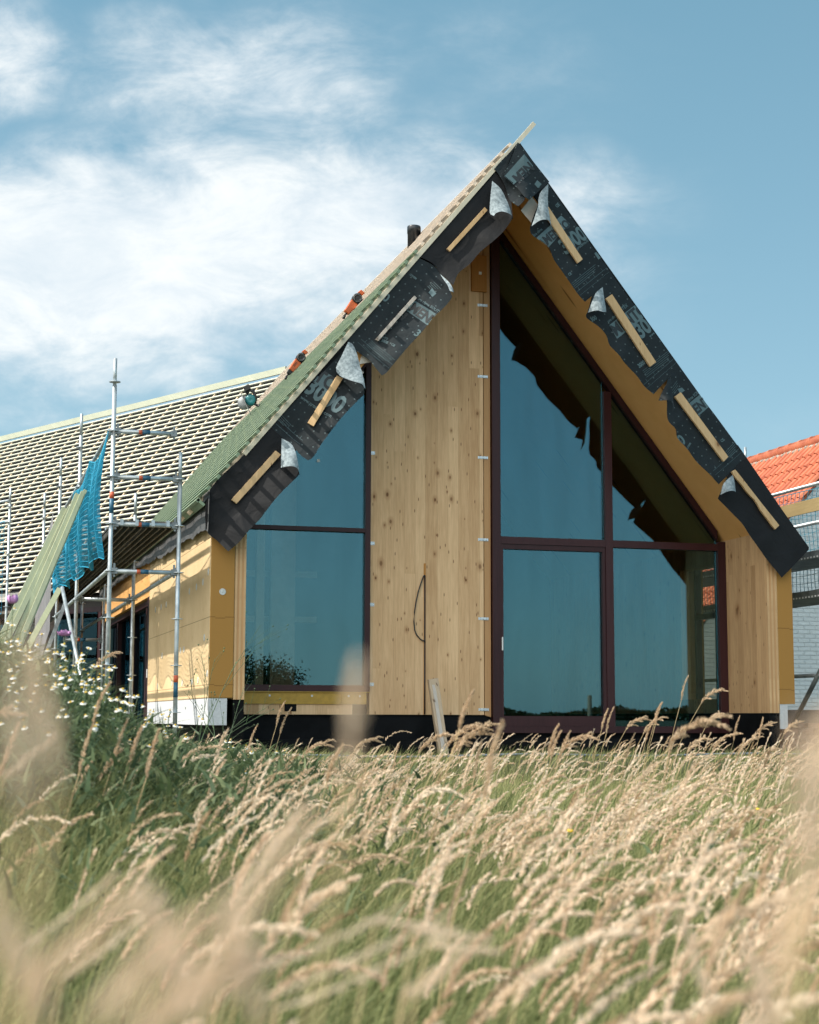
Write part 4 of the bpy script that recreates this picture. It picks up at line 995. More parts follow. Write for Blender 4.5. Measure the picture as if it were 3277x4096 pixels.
# planks leaning on the scaffold
pk = [((-2.06, 0.0, 2.15), (-1.475, 1.5, 3.44), .062), ((-1.985, 0.03, 2.17), (-1.41, 1.53, 3.46), .055), ((-1.93, 0.06, 2.15), (-1.33, 1.56, 3.62), .050), ((-1.855, .08, 2.19), (-1.265, 1.58, 3.65), .05), ((-1.82, .14, 2.22), (-1.235, 1.64, 3.68), .04)]
pl_lab = ['pale green plank leaning on the scaffold, widest of the bundle', 'pale green plank second from the left in the leaning bundle', 'pale green plank in the middle right of the leaning bundle', 'narrow pale green plank at the right edge of the leaning bundle', 'slim pale green lath behind the right edge of the leaning bundle']
for (a, b, w), lab in zip(pk, pl_lab):
    a = Vector(a); b = Vector(b); d = (b-a).normalized(); a = a - d*1.5
    MB().bar(a, b, w, .028, up=(0.35, -1, .5)).build('plank', 'plank', None, label=lab, cat='plank', group='planks leaning on the left scaffold')
MB().bar((-1.32, 4.25, 2.72), (-1.86, 2.2, 1.75), .07, .025, up=(0, -1, .4)).build('plank', 'plank', None, label='single thin green plank slanting down to the left below the net', cat='plank', group='planks leaning on the left scaffold')
# grey sheet tied to the scaffold further back
def sheetp(u, v): return (-1.16-.04*math.sin(u*9)*v, 8.7+4.3*u, 4.3-.9*u - (1.9+.3*math.sin(u*3))*v)
m = MB()
for i in range(21):
    for j in range(9): m.v.append(sheetp(i/20, j/8))
for i in range(20):
    for j in range(8): m.f.append((i*9+j, (i+1)*9+j, (i+1)*9+j+1, i*9+j+1))
m.build('tarpaulin', 'tarp', None, True, label='grey tarpaulin tied to the scaffold behind the leaning planks', cat='tarpaulin')

# ---- scaffold along the wing
S2 = thing('scaffold', 'second tube scaffold with rails and netting in front of the long wing', 'scaffold', (-1.5, 14.2, .3))
def wsc(s, z, t=4.55): p = J + NH*t + W*s; return Vector((p.x, p.y, z))
for s, zt in ((2.6, 5.35), (10.4, 5.2)): standard(S2, wsc(s, 0).x, wsc(s, 0).y, .3, zt, [1.1, 1.6, 2.1, 2.6, 3.1, 3.6, 4.1, 4.7, 5.0])
for s0, s1 in ((2.6, 5.2), (5.2, 7.8), (7.8, 10.4)):
    for z in (5.12, 4.72, 3.72): ledger(S2, wsc(s0, z), wsc(s1, z), tape=(z == 4.72), head=False)
    MB().loft([wsc(s0, 3.05, 4.3), wsc(s1, 3.05, 4.3), wsc(s1, 3.05, 3.6), wsc(s0, 3.05, 3.6)], [wsc(s0, 3.0, 4.3), wsc(s1, 3.0, 4.3), wsc(s1, 3.0, 3.6), wsc(s0, 3.0, 3.6)]).build('deck', 'deck', S2)
    MB().loft([wsc(s0, 2.25, 4.3), wsc(s1, 2.25, 4.3), wsc(s1, 2.25, 3.6), wsc(s0, 2.25, 3.6)], [wsc(s0, 2.2, 4.3), wsc(s1, 2.2, 4.3), wsc(s1, 2.2, 3.6), wsc(s0, 2.2, 3.6)]).build('deck', 'deck', S2)
def wnet(u, v): p = wsc(2.7+7.5*u, 4.72-(1.75)*v, 4.60+.05*math.sin(u*21)*math.sin(v*3)); p.z -= .08*math.sin(math.pi*u*3)**2*(1-v); return tuple(p)
net_mesh(wnet, 66, 15, .0045).build('safety_net', 'net', None, label='blue safety net with open square mesh stretched before the wing roof', cat='safety net', group='blue safety nets on the scaffolds')

# ================================================================== scaffold, net and neighbour on the right
S3 = thing('scaffold', 'tube scaffold with a toe board on the far right beside the white brick house', 'scaffold', (7.8, 3, .4))
for (x, y, z) in ((7.45, -.35, 4.2), (8.2, -.35, 4.6), (8.2, 3.26, 4.92), (7.45, 6.6, 4.2), (8.2, 6.6, 4.7)): standard(S3, x, y, .4, z, [1.1, 1.6, 2.1, 2.6, 3.1, 3.6, 4.1])
for z in (3.91, 3.435, 1.575): ledger(S3, (7.45, -.35, z), (7.45, 6.6, z), 'zinc' if z > 2 else 'zincdark', tape=(z < 2), head=False)
MB().box(7.43, 7.455, -.35, 6.5, 3.575, 3.735).build('toe_board', 'board_old', S3)
MB().tube((7.45, .75, 1.0), (7.45, -.30, 1.98), POLE*1.2, 12).build('brace', 'zincdark', S3, True)
for z in (2.50, 2.98): 
    o = MB().box(7.42, 8.15, -.35, 6.5, z+.02, z+.11).build('deck', 'zincdark', S3)
    h = MB()
    for k in range(90): h.box(7.4165, 7.4195, -.3+k*.075, -.27+k*.075, z+.025, z+.045)
    h.build('deck_perforation', 'white', o)
def rnet(u, v): return (8.16 + .03*math.sin(u*13+v*4), -.3+6.8*u+.03*math.sin(v*9), 4.05 - 1.42*v + .04*math.sin(u*17)*math.sin(v*3))
net_mesh(rnet, 66, 13, .0045).build('safety_net', 'net_dark', None, label='dark teal safety net behind the toe board on the far right', cat='safety net', group='blue safety nets on the scaffolds')

NB = thing('brick_house', 'old white painted brick house with an orange pantile roof on the far right', 'house', (12.3, 7, .6))
ry, rx, rz = 7.0, 12.33, 6.00
sl_ = 1.1206
g = [(rx-4.0, .6), (rx+4.0, .6), (rx+4.0, rz-4.0*sl_+.0), (rx, rz-.10), (rx-4.0, rz-4.0*sl_)]
MB().prism_y(g, ry, ry+14).build('gable_wall', 'whitebrick', NB)
MB().box(rx-4.02, rx+4.0, ry-.03, ry+.0, .3, 1.20).build('plinth', 'plinthbrick', NB)
sdir = Vector((1, 0, sl_)).normalized(); snor = Vector((-sl_, 0, 1)).normalized()
def tp(y, d, h): return Vector((rx, y, rz)) - sdir*d + snor*h
m = MB(); pitch = .205; nrow = 18; npc = int(14.2/pitch)
for r_ in range(nrow):
    d0, d1 = .10 + r_*.31, .10+(r_+1)*.31+.05
    prof = []
    for c in range(npc):
        for t, h in ((0, .0), (.12, .045), (.28, .062), (.42, .040), (.55, .008), (.75, -.004), (.92, .0)): prof.append((ry-.10+(c+t)*pitch, h))
    o = len(m.v)
    jit = [rnd.uniform(-.006, .006) for _ in range(npc)]
    for i, (y, h) in enumerate(prof):
        j_ = jit[min(npc-1, i//7)]
        m.v += [tuple(tp(y, d0, h+.02)), tuple(tp(y, d1+j_, h+.052)), tuple(tp(y, d1+j_, h+.015))]
    for i in range(len(prof)-1): m.f += [(o+3*i, o+3*i+3, o+3*i+4, o+3*i+1), (o+3*i+1, o+3*i+4, o+3*i+5, o+3*i+2)]
m.build('roof_tiles', 'tile', NB, False)
MB().loft([tp(ry, 0, -.0), tp(ry+14, 0, 0), tp(ry+14, 5.8, 0), tp(ry, 5.8, 0)], [tp(ry, 0, -.04), tp(ry+14, 0, -.04), tp(ry+14, 5.8, -.04), tp(ry, 5.8, -.04)]).build('roof_deck', 'tile', NB)
MB().prism_y([(rx, rz+.02), (rx+4.1, rz-4.1*sl_), (rx+4.1, rz-4.1*sl_-.1), (rx, rz-.1)], ry-.05, ry+14).build('roof_deck', 'tile', NB)
y = ry-.1; 
while y < ry+13.8:
    MB().poly([(rx, y, rz+.035), (rx, y+.36, rz+.035), (rx, y+.365, rz+.035), (rx, y+.41, rz+.04)], .118, 14, .126).build('ridge_tile', 'tile', NB, True); y += .39
m = MB()
for k in range(200):
    yy = ry-.1+k*.07; m.lathe(tuple(tp(yy, .10+rnd.uniform(0, .03), .045)), (0, 1, 0), [(0, .02), (.02, .04), (.07, .03)], 6)
m.build('ridge_mortar', 'mortar', NB, True)

# paving bricks stacked by the corner
lb = 'pinkish paving brick in the rough stack at the right corner of the house'
proto = MB().box(-.105, .105, -.05, .05, 0, .072).build('paving_brick', 'brick', None, label=lb, cat='brick', group='paving bricks stacked by the corner', bevel=.006)
first = True
for row in range(6):
    for c in range(4 if row % 2 else 3):
        for dpt in range(2):
            o = proto if first else proto.copy()
            if not first: COL.objects.link(o)
            first = False
            end = (row+c) % 3 == 0
            o.location = (8.50 + c*.225 + (0 if row % 2 else .11) + rnd.uniform(-.012, .012), 2.92 + dpt*.15 + rnd.uniform(-.02, .02), .55+row*.0745)
            o.rotation_euler = (0, 0, R(rnd.uniform(-5, 5) + (90 if end else 0)))
for (x, y, z, lab) in ((8.98, 2.45, .52, 'reddish brown bucket, the lower one by the brick stack'), (9.28, 2.62, .60, 'reddish brown bucket, the one further right by the brick stack')):
    t = thing('bucket', lab, 'bucket', (x, y, z), 'buckets by the brick stack')
    MB().lathe((x, y, z), (0, 0, 1), [(0, .11), (.30, .135), (.30, .145), (.32, .145), (.32, .130), (.03, .105)], 24).build('shell', 'bucket', t, True)
    m = MB(); m.poly([(x+.14*math.cos(a), y-.02, z+.31-.13*math.sin(a)) for a in [math.pi*k/10 for k in range(11)]], .004, 6); m.build('handle', 'zincdark', t, True)

# timber leaning against the gable, and the conduit on the ground
t = thing('timber_offcut', 'weathered timber post leaning against the gable panel below the cable', 'post', (2.74, .3, .6))
MB().loft([(2.665, .62, 1.49), (2.775, .60, 1.51), (2.775, .68, 1.51), (2.665, .69, 1.49)], [(2.705, .20, .40), (2.815, .19, .40), (2.815, .27, .40), (2.705, .28, .40)]).build('shaft', 'post_old', t, bevel=.006)
MB().loft([(2.695, .585, 1.43), (2.735, .583, 1.43), (2.735, .60, 1.43), (2.695, .60, 1.43)], [(2.732, .175, .40), (2.772, .173, .40), (2.772, .19, .40), (2.732, .19, .40)]).build('batten_strip', 'lath_grey', t)
MB().poly([(x, -.6 + .05*math.sin(x*1.7), .645 + .012*math.sin(x*2.3)) for x in np.linspace(.6, 6.9, 40)], .013, 8).build('conduit_pipe', 'conduit', None, True, label='thin grey conduit pipe lying along the foot of the gable', cat='pipe')

# ================================================================== ground
def sm(t): t = np.clip(t, 0, 1); return t*t*(3-2*t)
def gz(x, y):
    x = np.asarray(x, float); y = np.asarray(y, float)
    g = .15*sm((y+14)/9) + .45*sm((y+1.9)/1.0)*sm((x+3.5)/1.5)
    g = g + .86*np.exp(-((x+2.75)/1.10)**2 - ((y+7.8)/3.0)**2)
    return g + .02*np.sin(x*2.1+y*.7)*np.cos(y*1.3)
def axis(lo, hi, st): 
    core = np.arange(lo, hi+st/2, st); ext = np.array([3, 8, 20, 50, 120, 300, 800, 2200.])
    return np.concatenate([lo-ext[::-1], core, hi+ext])
gx, gy = axis(-9, 14, .35), axis(-21, 18, .35)
XX, YY = np.meshgrid(gx, gy, indexing='ij'); ZZ = gz(XX, YY)
V = np.stack([XX, YY, ZZ], -1).reshape(-1, 3); ny = len(gy)
ii, jj = np.meshgrid(np.arange(len(gx)-1), np.arange(ny-1), indexing='ij')
Q = np.stack([ii*ny+jj, (ii+1)*ny+jj, (ii+1)*ny+jj+1, ii*ny+jj+1], -1).reshape(-1, 4)
def npmesh(name, V, F, mat, tone=None, parent=None, smooth=False, **kw):
    """mesh from arrays; F is (n,4) or (n,3)"""
    me = bpy.data.meshes.new(name); n, k = F.shape
    off = np.array(ORIG.get(parent.name, (0, 0, 0))) if parent is not None else 0
    me.vertices.add(len(V)); me.vertices.foreach_set('co', (V-off).astype(np.float32).ravel())
    me.loops.add(n*k); me.loops.foreach_set('vertex_index', F.astype(np.int32).ravel())
    me.polygons.add(n); me.polygons.foreach_set('loop_start', np.arange(0, n*k, k, dtype=np.int32)); me.polygons.foreach_set('loop_total', np.full(n, k, dtype=np.int32))
    if smooth: me.polygons.foreach_set('use_smooth', np.ones(n, dtype=bool))
    if tone is not None:
        a = me.attributes.new('tone', 'FLOAT', 'POINT'); a.data.foreach_set('value', tone.astype(np.float32))
    me.update(calc_edges=True); me.materials.append(M[mat])
    o = bpy.data.objects.new(name, me); COL.objects.link(o)
    if parent is not None: o.parent = parent; ORIG[o.name] = tuple(off)
    return tag(o, **kw)
npmesh('ground', V, Q, 'soil', kind='structure', smooth=True)

# ================================================================== meadow
WIND = math.atan2(-.28, .96)
def stripes(base, h, lean, phi, width, tone, segs=3, face=None, bend=1.6):
    """tapered strips: base (n,3), height, sideways lean as a share of height, direction, width"""
    n = len(base); t = np.linspace(0, 1, segs+1)
    d = np.stack([np.cos(phi), np.sin(phi), np.zeros(n)], 1)
    face = rng.uniform(0, math.pi, n) if face is None else face
    w = np.stack([np.cos(face), np.sin(face), np.zeros(n)], 1)
    out = []
    for k in t:
        c = base + np.outer(h*(k - .25*np.minimum(lean, 1.2)*k**2), [0, 0, 1]) + d*(h*lean*k**bend)[:, None]
        ww_ = width*(1-.92*k**1.5) if segs > 1 else width
        out += [c - w*ww_[:, None]/2, c + w*ww_[:, None]/2]
    V = np.stack(out, 1).reshape(-1, 3); m = 2*(segs+1)
    q = np.array([[2*i, 2*i+1, 2*i+3, 2*i+2] for i in range(segs)])
    F = (np.arange(n)[:, None, None]*m + q[None]).reshape(-1, 4)
    return V, F, np.repeat(tone, m), out
def field(n, dmin, dmax, wide=.34):
    d = np.sqrt(rng.uniform(dmin**2, dmax**2, n)); a = rng.uniform(-wide, wide*.92, n)
    hd = YAW + a
    x = CAM.x + d*np.sin(hd); y = CAM.y + d*np.cos(hd)
    ok = ~((y > -.15) & (x > -.15) & (x < 7.2)) & (y < 5)
    return x[ok], y[ok], d[ok], a[ok]
parts_ = []
def patch(x, y): return .5+.5*np.sin(x*1.3+1.7*np.sin(y*.9))*np.cos(y*.8+1.1*np.sin(x*.7))
for (n, d0, d1, wmul) in ((12000, 1.0, 4.0, 1.5), (30000, 4.0, 8.0, 1.7), (52000, 8.0, 20.0, 2.1)):
    x, y, d, a = field(n, d0, d1)
    z = gz(x, y); bank = np.exp(-((x+2.75)/1.3)**2 - ((y+7.6)/3.4)**2)
    h = np.clip(rng.uniform(.24, .56, len(x))*(1+.45*bank) - .7*(1-bank)*np.maximum(0, z-.12), .12, .8)
    tone = np.clip(rng.beta(1.6, 2.6, len(x))*(1-.5*bank) + .18*patch(x, y) - .05, 0, 1)
    V_, F_, t_, _ = stripes(np.stack([x, y, z-.02], 1), h, rng.uniform(.1, 1.1, len(x)), WIND + rng.normal(0, .8+.8*bank, len(x)), rng.uniform(.0025, .0065, len(x))*wmul, tone)
    parts_.append((V_, F_, t_))
def merge(parts):
    Vs, Fs, Ts, o = [], [], [], 0
    for V_, F_, t_ in parts: Vs.append(V_); Fs.append(F_+o); Ts.append(t_); o += len(V_)
    return np.concatenate(Vs), np.concatenate(Fs), np.concatenate(Ts)
n = 15000; x = rng.normal(-2.2, .75, n); y = rng.normal(-8.0, 1.9, n); x[12500:] = rng.normal(-.75, .36, n-12500); y[12500:] = rng.normal(-5.0, 1.2, n-12500)
k = (x > -3.9) & (y > -12.5) & (y < -.8); x, y = x[k], y[k]; n = len(x)
wv_, wf_, wt_, _ = stripes(np.stack([x, y, gz(x, y)+rng.uniform(0, 1, n)**.8*np.where(x > -1.2, .62, .58)], 1), rng.uniform(.05, .15, n), rng.uniform(.5, 2.2, n), rng.uniform(0, 6.28, n), rng.uniform(.010, .028, n), rng.uniform(0, 1, n))
npmesh('bank_weeds', wv_, wf_, 'weed', wt_, kind='stuff', label='dense dark green weeds covering the left bank', cat='weeds')
V_, F_, T_ = merge(parts_)
npmesh('meadow_grass', V_, F_, 'grass', T_, kind='stuff', label='green meadow grass in front of the house', cat='grass')

def ear_template(nsp, L, Rm, th0, th1, sp, seed):
    """fluffy bent ear along +x/+z: nsp small spikelets round a curved spine; returns verts, quads"""
    r = np.random.default_rng(seed); t = (np.arange(nsp)+r.uniform(0, 1, nsp))/nsp
    tt = np.linspace(0, 1, 40); th = np.radians(th0 + (th1-th0)*tt)
    X = np.concatenate([[0], np.cumsum(np.sin(th[:-1]))])*L/39; Zc = np.concatenate([[0], np.cumsum(np.cos(th[:-1]))])*L/39
    cx = np.interp(t, tt, X); cz = np.interp(t, tt, Zc); ct = np.radians(th0+(th1-th0)*t)
    tan = np.stack([np.sin(ct), np.zeros(nsp), np.cos(ct)], 1); nor = np.stack([np.cos(ct), np.zeros(nsp), -np.sin(ct)], 1); bi = np.array([[0, 1., 0]])
    az = r.uniform(0, 2*math.pi, nsp)
    rad = nor*np.cos(az)[:, None] + bi*np.sin(az)[:, None]
    prof = np.sin(math.pi*np.clip(t*.93+.05, 0, 1))**.55*(1-.35*t)
    rr = Rm*prof*r.uniform(.25, 1, nsp)
    c = np.stack([cx, np.zeros(nsp), cz], 1) + rad*rr[:, None]
    ax = tan*.9 + rad*r.uniform(.2, .9, nsp)[:, None]; ax /= np.linalg.norm(ax, axis=1)[:, None]
    sd = np.cross(ax, r.normal(0, 1, (nsp, 3))); sd /= np.linalg.norm(sd, axis=1)[:, None]
    ln = sp*r.uniform(.7, 1.3, nsp)[:, None]; wd = ln*.36
    V = np.stack([c-ax*ln*.5, c+sd*wd*.5, c+ax*ln*.6, c-sd*wd*.5], 1).reshape(-1, 3)
    return V, np.arange(nsp*4).reshape(-1, 4)
def ears(x, y, h, lean, phi, tone, tmpl, scale, stemw):
    n = len(x); base = np.stack([x, y, gz(x, y)-.02], 1)
    Vs, Fs, Ts, rows = stripes(base, h, lean, phi, np.full(n, stemw), np.clip(tone*.5, 0, 1), segs=4)
    top = (rows[-1]+rows[-2])/2
    k = rng.integers(0, len(tmpl), n); out = []
    for i, (TV, TF) in enumerate(tmpl):
        m_ = k == i
        if not m_.any(): continue
        p = phi[m_]; c, s = np.cos(p), np.sin(p); sc = scale[m_]
        vx = TV[None, :, 0]*c[:, None] - TV[None, :, 1]*s[:, None]; vy = TV[None, :, 0]*s[:, None] + TV[None, :, 1]*c[:, None]
        vv = np.stack([vx*sc[:, None], vy*sc[:, None], np.repeat(TV[None, :, 2], len(p), 0)*sc[:, None]], -1) + top[m_][:, None, :]
        nv = TV.shape[0]
        tn = np.clip(np.repeat(tone[m_], nv) + rng.normal(0, .12, nv*len(p)), 0, 1)
        out.append((vv.reshape(-1, 3), (np.arange(len(p))[:, None, None]*nv + TF[None]).reshape(-1, 4), tn))
    return (Vs, Fs, Ts), merge(out)
LOD = {}
for key, nsp, sp in (('near', 150, .0105), ('mid', 64, .0125), ('far', 36, .016)):
    LOD[key] = [ear_template(nsp, L, Rm, t0, t1, sp, 100*i+nsp) for i, (L, Rm, t0, t1) in enumerate([(.12, .0062, 30, 80), (.14, .0062, 35, 98), (.10, .0072, 22, 60), (.15, .0058, 38, 112), (.125, .0070, 32, 74), (.10, .0060, 14, 40), (.13, .0064, 40, 125), (.13, .0054, 28, 60), (.11, .0046, 20, 55), (.16, .0056, 34, 70), (.12, .0040, 8, 30)])]
stems_, heads_ = [], []
for (n, d0, d1, key, sw) in ((560, 1.6, 4.2, 'near', .0028), (1900, 4.2, 8.5, 'mid', .0032), (3700, 8.5, 19.8, 'far', .0042)):
    x, y, d, a = field(n, d0, d1, .31)
    bank = np.exp(-((x+2.75)/1.35)**2 - ((y+7.6)/3.4)**2)
    keep = (.44 + .30*sm((a+.15)/.2))*(1-.55*bank)*(.10+1.1*patch(x+3, y*1.2)**1.3)*np.where(d < 6, .35+.108*d, 1)
    k = rng.uniform(0, 1, len(x)) < keep; x, y, d, a, bank = x[k], y[k], d[k], a[k], bank[k]
    h = np.clip(rng.normal(.60, .095, len(x)) + .035*(d > 10) + .12*bank - (gz(x, y)-.25*bank), .16, .75)
    lean = rng.uniform(.15, .75, len(x)); phi = WIND + rng.normal(0, .33, len(x))
    tone = np.clip(rng.normal(.58, .26, len(x)), 0, 1)
    s_, e_ = ears(x, y, h, lean, phi, tone, LOD[key], rng.uniform(1.0, 1.9, len(x)), sw)
    s_ = (s_[0], s_[1], s_[2]*.0 + np.clip(.55+rng.normal(0, .18, len(s_[2])//10).repeat(10), .3, 1) if len(s_[2]) % 10 == 0 else s_[2])
    stems_.append(s_); heads_.append(e_)
V_, F_, T_ = merge(stems_); npmesh('grass_stems', V_, F_, 'grass', T_, kind='stuff', label='thin stems of the ripe meadow grass', cat='grass')
V_, F_, T_ = merge(heads_); npmesh('grass_ears', V_, F_, 'ear', T_, kind='stuff', label='mass of pinkish beige ripe grass ears bent by the wind', cat='grass')

# single stalks that stand out above the meadow
STALKS = [(3.01, -5.5, 1.4, 'u'), (2.6, -5.88, 1.18, 'u'), (2.55, -5.84, 1.06, 'u'), (2.64, -5.87, 1.07, 'd'), (2.5, -6.34, 0.94, 'u'), (3.33, -5.57, 1.29, 'd'), (3.31, -5.54, 1.1, 'd'), (-0.17, -12.4, 1.05, 'd'), (3.42, -5.57, 1.08, 'u'), (1.84, -8.25, 0.94, 'd'), (2.97, -6.48, 0.95, 'd'), (3.6, -5.62, 1.07, 'u'), (3.71, -5.65, 1.03, 'd'), (3.92, -5.71, 1.04, 'd'), (3.12, -6.52, 0.93, 'd'), (3.25, -6.54, 0.84, 'd'), (3.17, -6.52, 0.83, 'u'), (3.8, -5.66, 0.89, 'u'), (2.92, -7.49, 0.8, 'd'), (0.18, -9.88, 1.03, 'u'), (0.57, -8.94, 0.99, 'u'), (0.62, -8.95, 0.99, 'u'), (0.78, -8.99, 0.96, 'd'), (2.0, -6.22, 1.13, 'u'), (2.04, -6.24, 1.14, 'u'), (2.2, -6.25, 0.95, 'u'), (2.38, -6.34, 1.18, 'u'), (2.32, -6.3, 1.06, 'd'), (-0.09, -9.8, 1.03, 'd'), (-0.16, -9.78, 1.02, 'd'), (-1.42, -13.62, 1.05, 'u'), (-0.86, -11.7, 1.16, 'u'), (0.4, -5.73, 0.9, 'd'), (0.8, -4.79, 0.84, 'u'), (0.01, -8.77, 0.97, 'd'), (-0.12, -9.79, 0.99, 'd'), (-0.18, -9.77, 0.95, 'u'), (-0.3, -5.57, 1.18, 'u'), (-0.26, -5.57, 1.13, 'u'), (-0.41, -7.59, 0.9, 'd'), (-1.32, -11.54, 0.96, 'u'), (-0.49, -5.49, 1.0, 'u'), (-1.6, -6.28, 1.49, 'd'), (-2.06, -10.31, 1.21, 'u'), (-2.52, -12.78, 1.07, 'd'), (-1.98, -10.31, 1.05, 'u'), (-1.91, -10.33, 1.02, 'u'), (-1.91, -10.85, 1.01, 'u'), (-2.16, -10.78, 1.03, 'u'), (-2.52, -12.25, 1.04, 'u')]
NEAR = [((-2.721, -16.648, 1.009), (-2.732, -16.655, 1.09)), ((-2.741, -16.796, 0.983), (-2.73, -16.809, 1.056)), ((-2.688, -16.395, 1.01), (-2.707, -16.399, 1.083)), ((-2.491, -16.347, 1.009), (-2.492, -16.354, 1.067)), ((-2.562, -16.412, 0.862), (-2.59, -16.414, 0.943)), ((-2.609, -16.452, 0.874), (-2.635, -16.452, 0.926)), ((-2.331, -15.22, 0.866), (-2.283, -15.243, 0.936)), ((-2.394, -16.789, 0.97), (-2.4, -16.796, 1.033)), ((-2.441, -16.876, 0.937), (-2.451, -16.879, 0.982)), ((-2.295, -16.608, 0.974), (-2.29, -16.615, 1.016)), ((-2.443, -15.805, 0.776), (-2.265, -15.865, 0.841)), ((-2.645, -15.644, 0.789), (-2.537, -15.685, 0.868)), ((-2.42, -15.505, 0.835), (-2.359, -15.536, 0.935)), ((-2.676, -15.135, 0.969), (-2.603, -15.162, 1.02)), ((-2.106, -16.221, 0.805), (-2.138, -16.222, 0.883)), ((-2.272, -15.756, 0.828), (-2.195, -15.776, 0.813)), ((-2.32, -15.438, 0.906), (-2.259, -15.461, 0.946)), ((-2.603, -16.513, 0.922), (-2.565, -16.534, 1.001)), ((-2.621, -16.717, 0.919), (-2.626, -16.722, 0.971)), ((-2.683, -16.592, 0.9), (-2.654, -16.604, 0.932)), ((-2.697, -16.534, 0.891), (-2.723, -16.532, 0.932)), ((-2.317, -16.589, 0.88), (-2.308, -16.597, 0.919)), ((-2.519, -16.325, 0.906), (-2.494, -16.344, 0.996)), ((-2.648, -16.495, 0.881), (-2.593, -16.514, 0.906)), ((-2.393, -16.141, 0.827), (-2.342, -16.16, 0.861)), ((-2.13, -15.683, 0.762), (-2.055, -15.71, 0.801))]

def ear_obj(parent, TV, TF, pos, phi, sc, tone, name='ear'):
    c, s = math.cos(phi), math.sin(phi)
    V = np.stack([(TV[:, 0]*c-TV[:, 1]*s)*sc, (TV[:, 0]*s+TV[:, 1]*c)*sc, TV[:, 2]*sc], 1) + np.array(pos)
    return npmesh(name, V, TF, 'ear', np.clip(tone+rng.normal(0, .15, len(V)), 0, 1), parent)
for i, (x, y, z, st) in enumerate(STALKS):
    phi = WIND + rnd.uniform(-.35, .35); L = rnd.uniform(.20, .28) if st == 'd' else rnd.uniform(.15, .22)
    th0, th1 = (28, rnd.uniform(85, 125)) if st == 'd' else (rnd.uniform(4, 16), rnd.uniform(18, 40))
    TV, TF = ear_template(230 if i % 3 else 170, L, .0155 if st == 'd' else .0105, th0, th1, .015, 500+i)
    tip = TV[np.argmax(TV[:, 0]*.5 + (TV[:, 2] if st == 'u' else 0))]; hi = TV[:, 2].max()
    c, s = math.cos(phi), math.sin(phi)
    top = Vector((x - tip[0]*c, y - tip[0]*s, z - hi))
    hh = top.z - float(gz(top.x, top.y)); lean = .16 if st == 'u' else .32
    b = Vector((top.x - c*hh*lean, top.y - s*hh*lean, 0)); b.z = float(gz(b.x, b.y)) - .02
    lab = ('upright tan grass stalk rising above the meadow before the dark plinth' if st == 'u' else 'tall tan grass stalk with a drooping plume before the dark plinth') if y > -11 else 'blurred tan grass stalk standing nearer the camera than the meadow'
    if x < 0.2 and y > -11: lab = 'tall tan grass stalk standing among the weeds on the left'
    t = thing('grass_stalk', lab, 'grass stalk', b, 'tall grass stalks')
    m = MB(); m.poly([b.lerp(top, k/6) + Vector((-c, -s, 0))*(hh*lean*.28*math.sin(math.pi*k/6)) for k in range(7)], .0028, 5, .0016); o = m.build('stem', 'stalk', t, True)
    ear_obj(t, TV, TF, top, phi, 1.0, .35)
    if st == 'd':
        for q in range(4):
            SV, SF = ear_template(54, .085, .0095, 50, 115, .014, 900+i*7+q); kk = .12+.2*q
            j = int(kk*len(TV)/4)*4; ear_obj(t, SV, SF, Vector((TV[j, 0]*c, TV[j, 0]*s, TV[j, 2]))+top, phi+rnd.uniform(-1.2, 1.2), 1.0, .35, 'spikelet')
NEAR = [(tuple(np.array(p)+j*np.array(q_)), tuple(np.array(e)+j*np.array(q_))) for k_, (p, e) in enumerate(NEAR) if k_ not in (1, 8, 18, 22) for j, q_ in ((0, (0, 0, 0)), (1, (.022, .03, -.018)), (1, (-.03, .05, .006))) if not j or k_ in (10, 11, 14, 15, 19)]
CV = np.array(CAM)
NEAR = [(tuple(CV+(np.array(p)-CV)*q), tuple(CV+(np.array(e)-CV)*q)) for p, e in NEAR for q in [(.62 if (Vector(p)-CAM).length < 1.15 else 1.0)]]
for i, (p0, p1) in enumerate(NEAR):
    p0, p1 = Vector(p0), Vector(p1); d = p1-p0; L = max(.05, d.length)
    V0, F0 = ear_template(120 if i > 2 else 70, L, .0050 if i > 2 else .0036, 0, 12, .0075, 1300+i)
    dn = d.normalized(); a_ = dn.orthogonal().normalized(); b_ = dn.cross(a_)
    V = np.outer(V0[:, 2], dn) + np.outer(V0[:, 0], a_) + np.outer(V0[:, 1], b_) + np.array(p0)
    b = Vector((p0.x - .10, p0.y + .02, 0)); b.z = float(gz(b.x, b.y)) - .02
    t = thing('grass_stalk', 'strongly blurred beige grass ear close to the lens', 'grass stalk', b, 'blurred grass ears near the lens')
    MB().poly([b.lerp(p0, k/5) + Vector((-.02*math.sin(math.pi*k/5), 0, 0)) for k in range(6)], .0014, 5, .0010).build('stem', 'stalk', t, True)
    npmesh('ear', V, F0, 'ear', np.clip(.78+rng.normal(0, .15, len(V)), 0, 1), t)

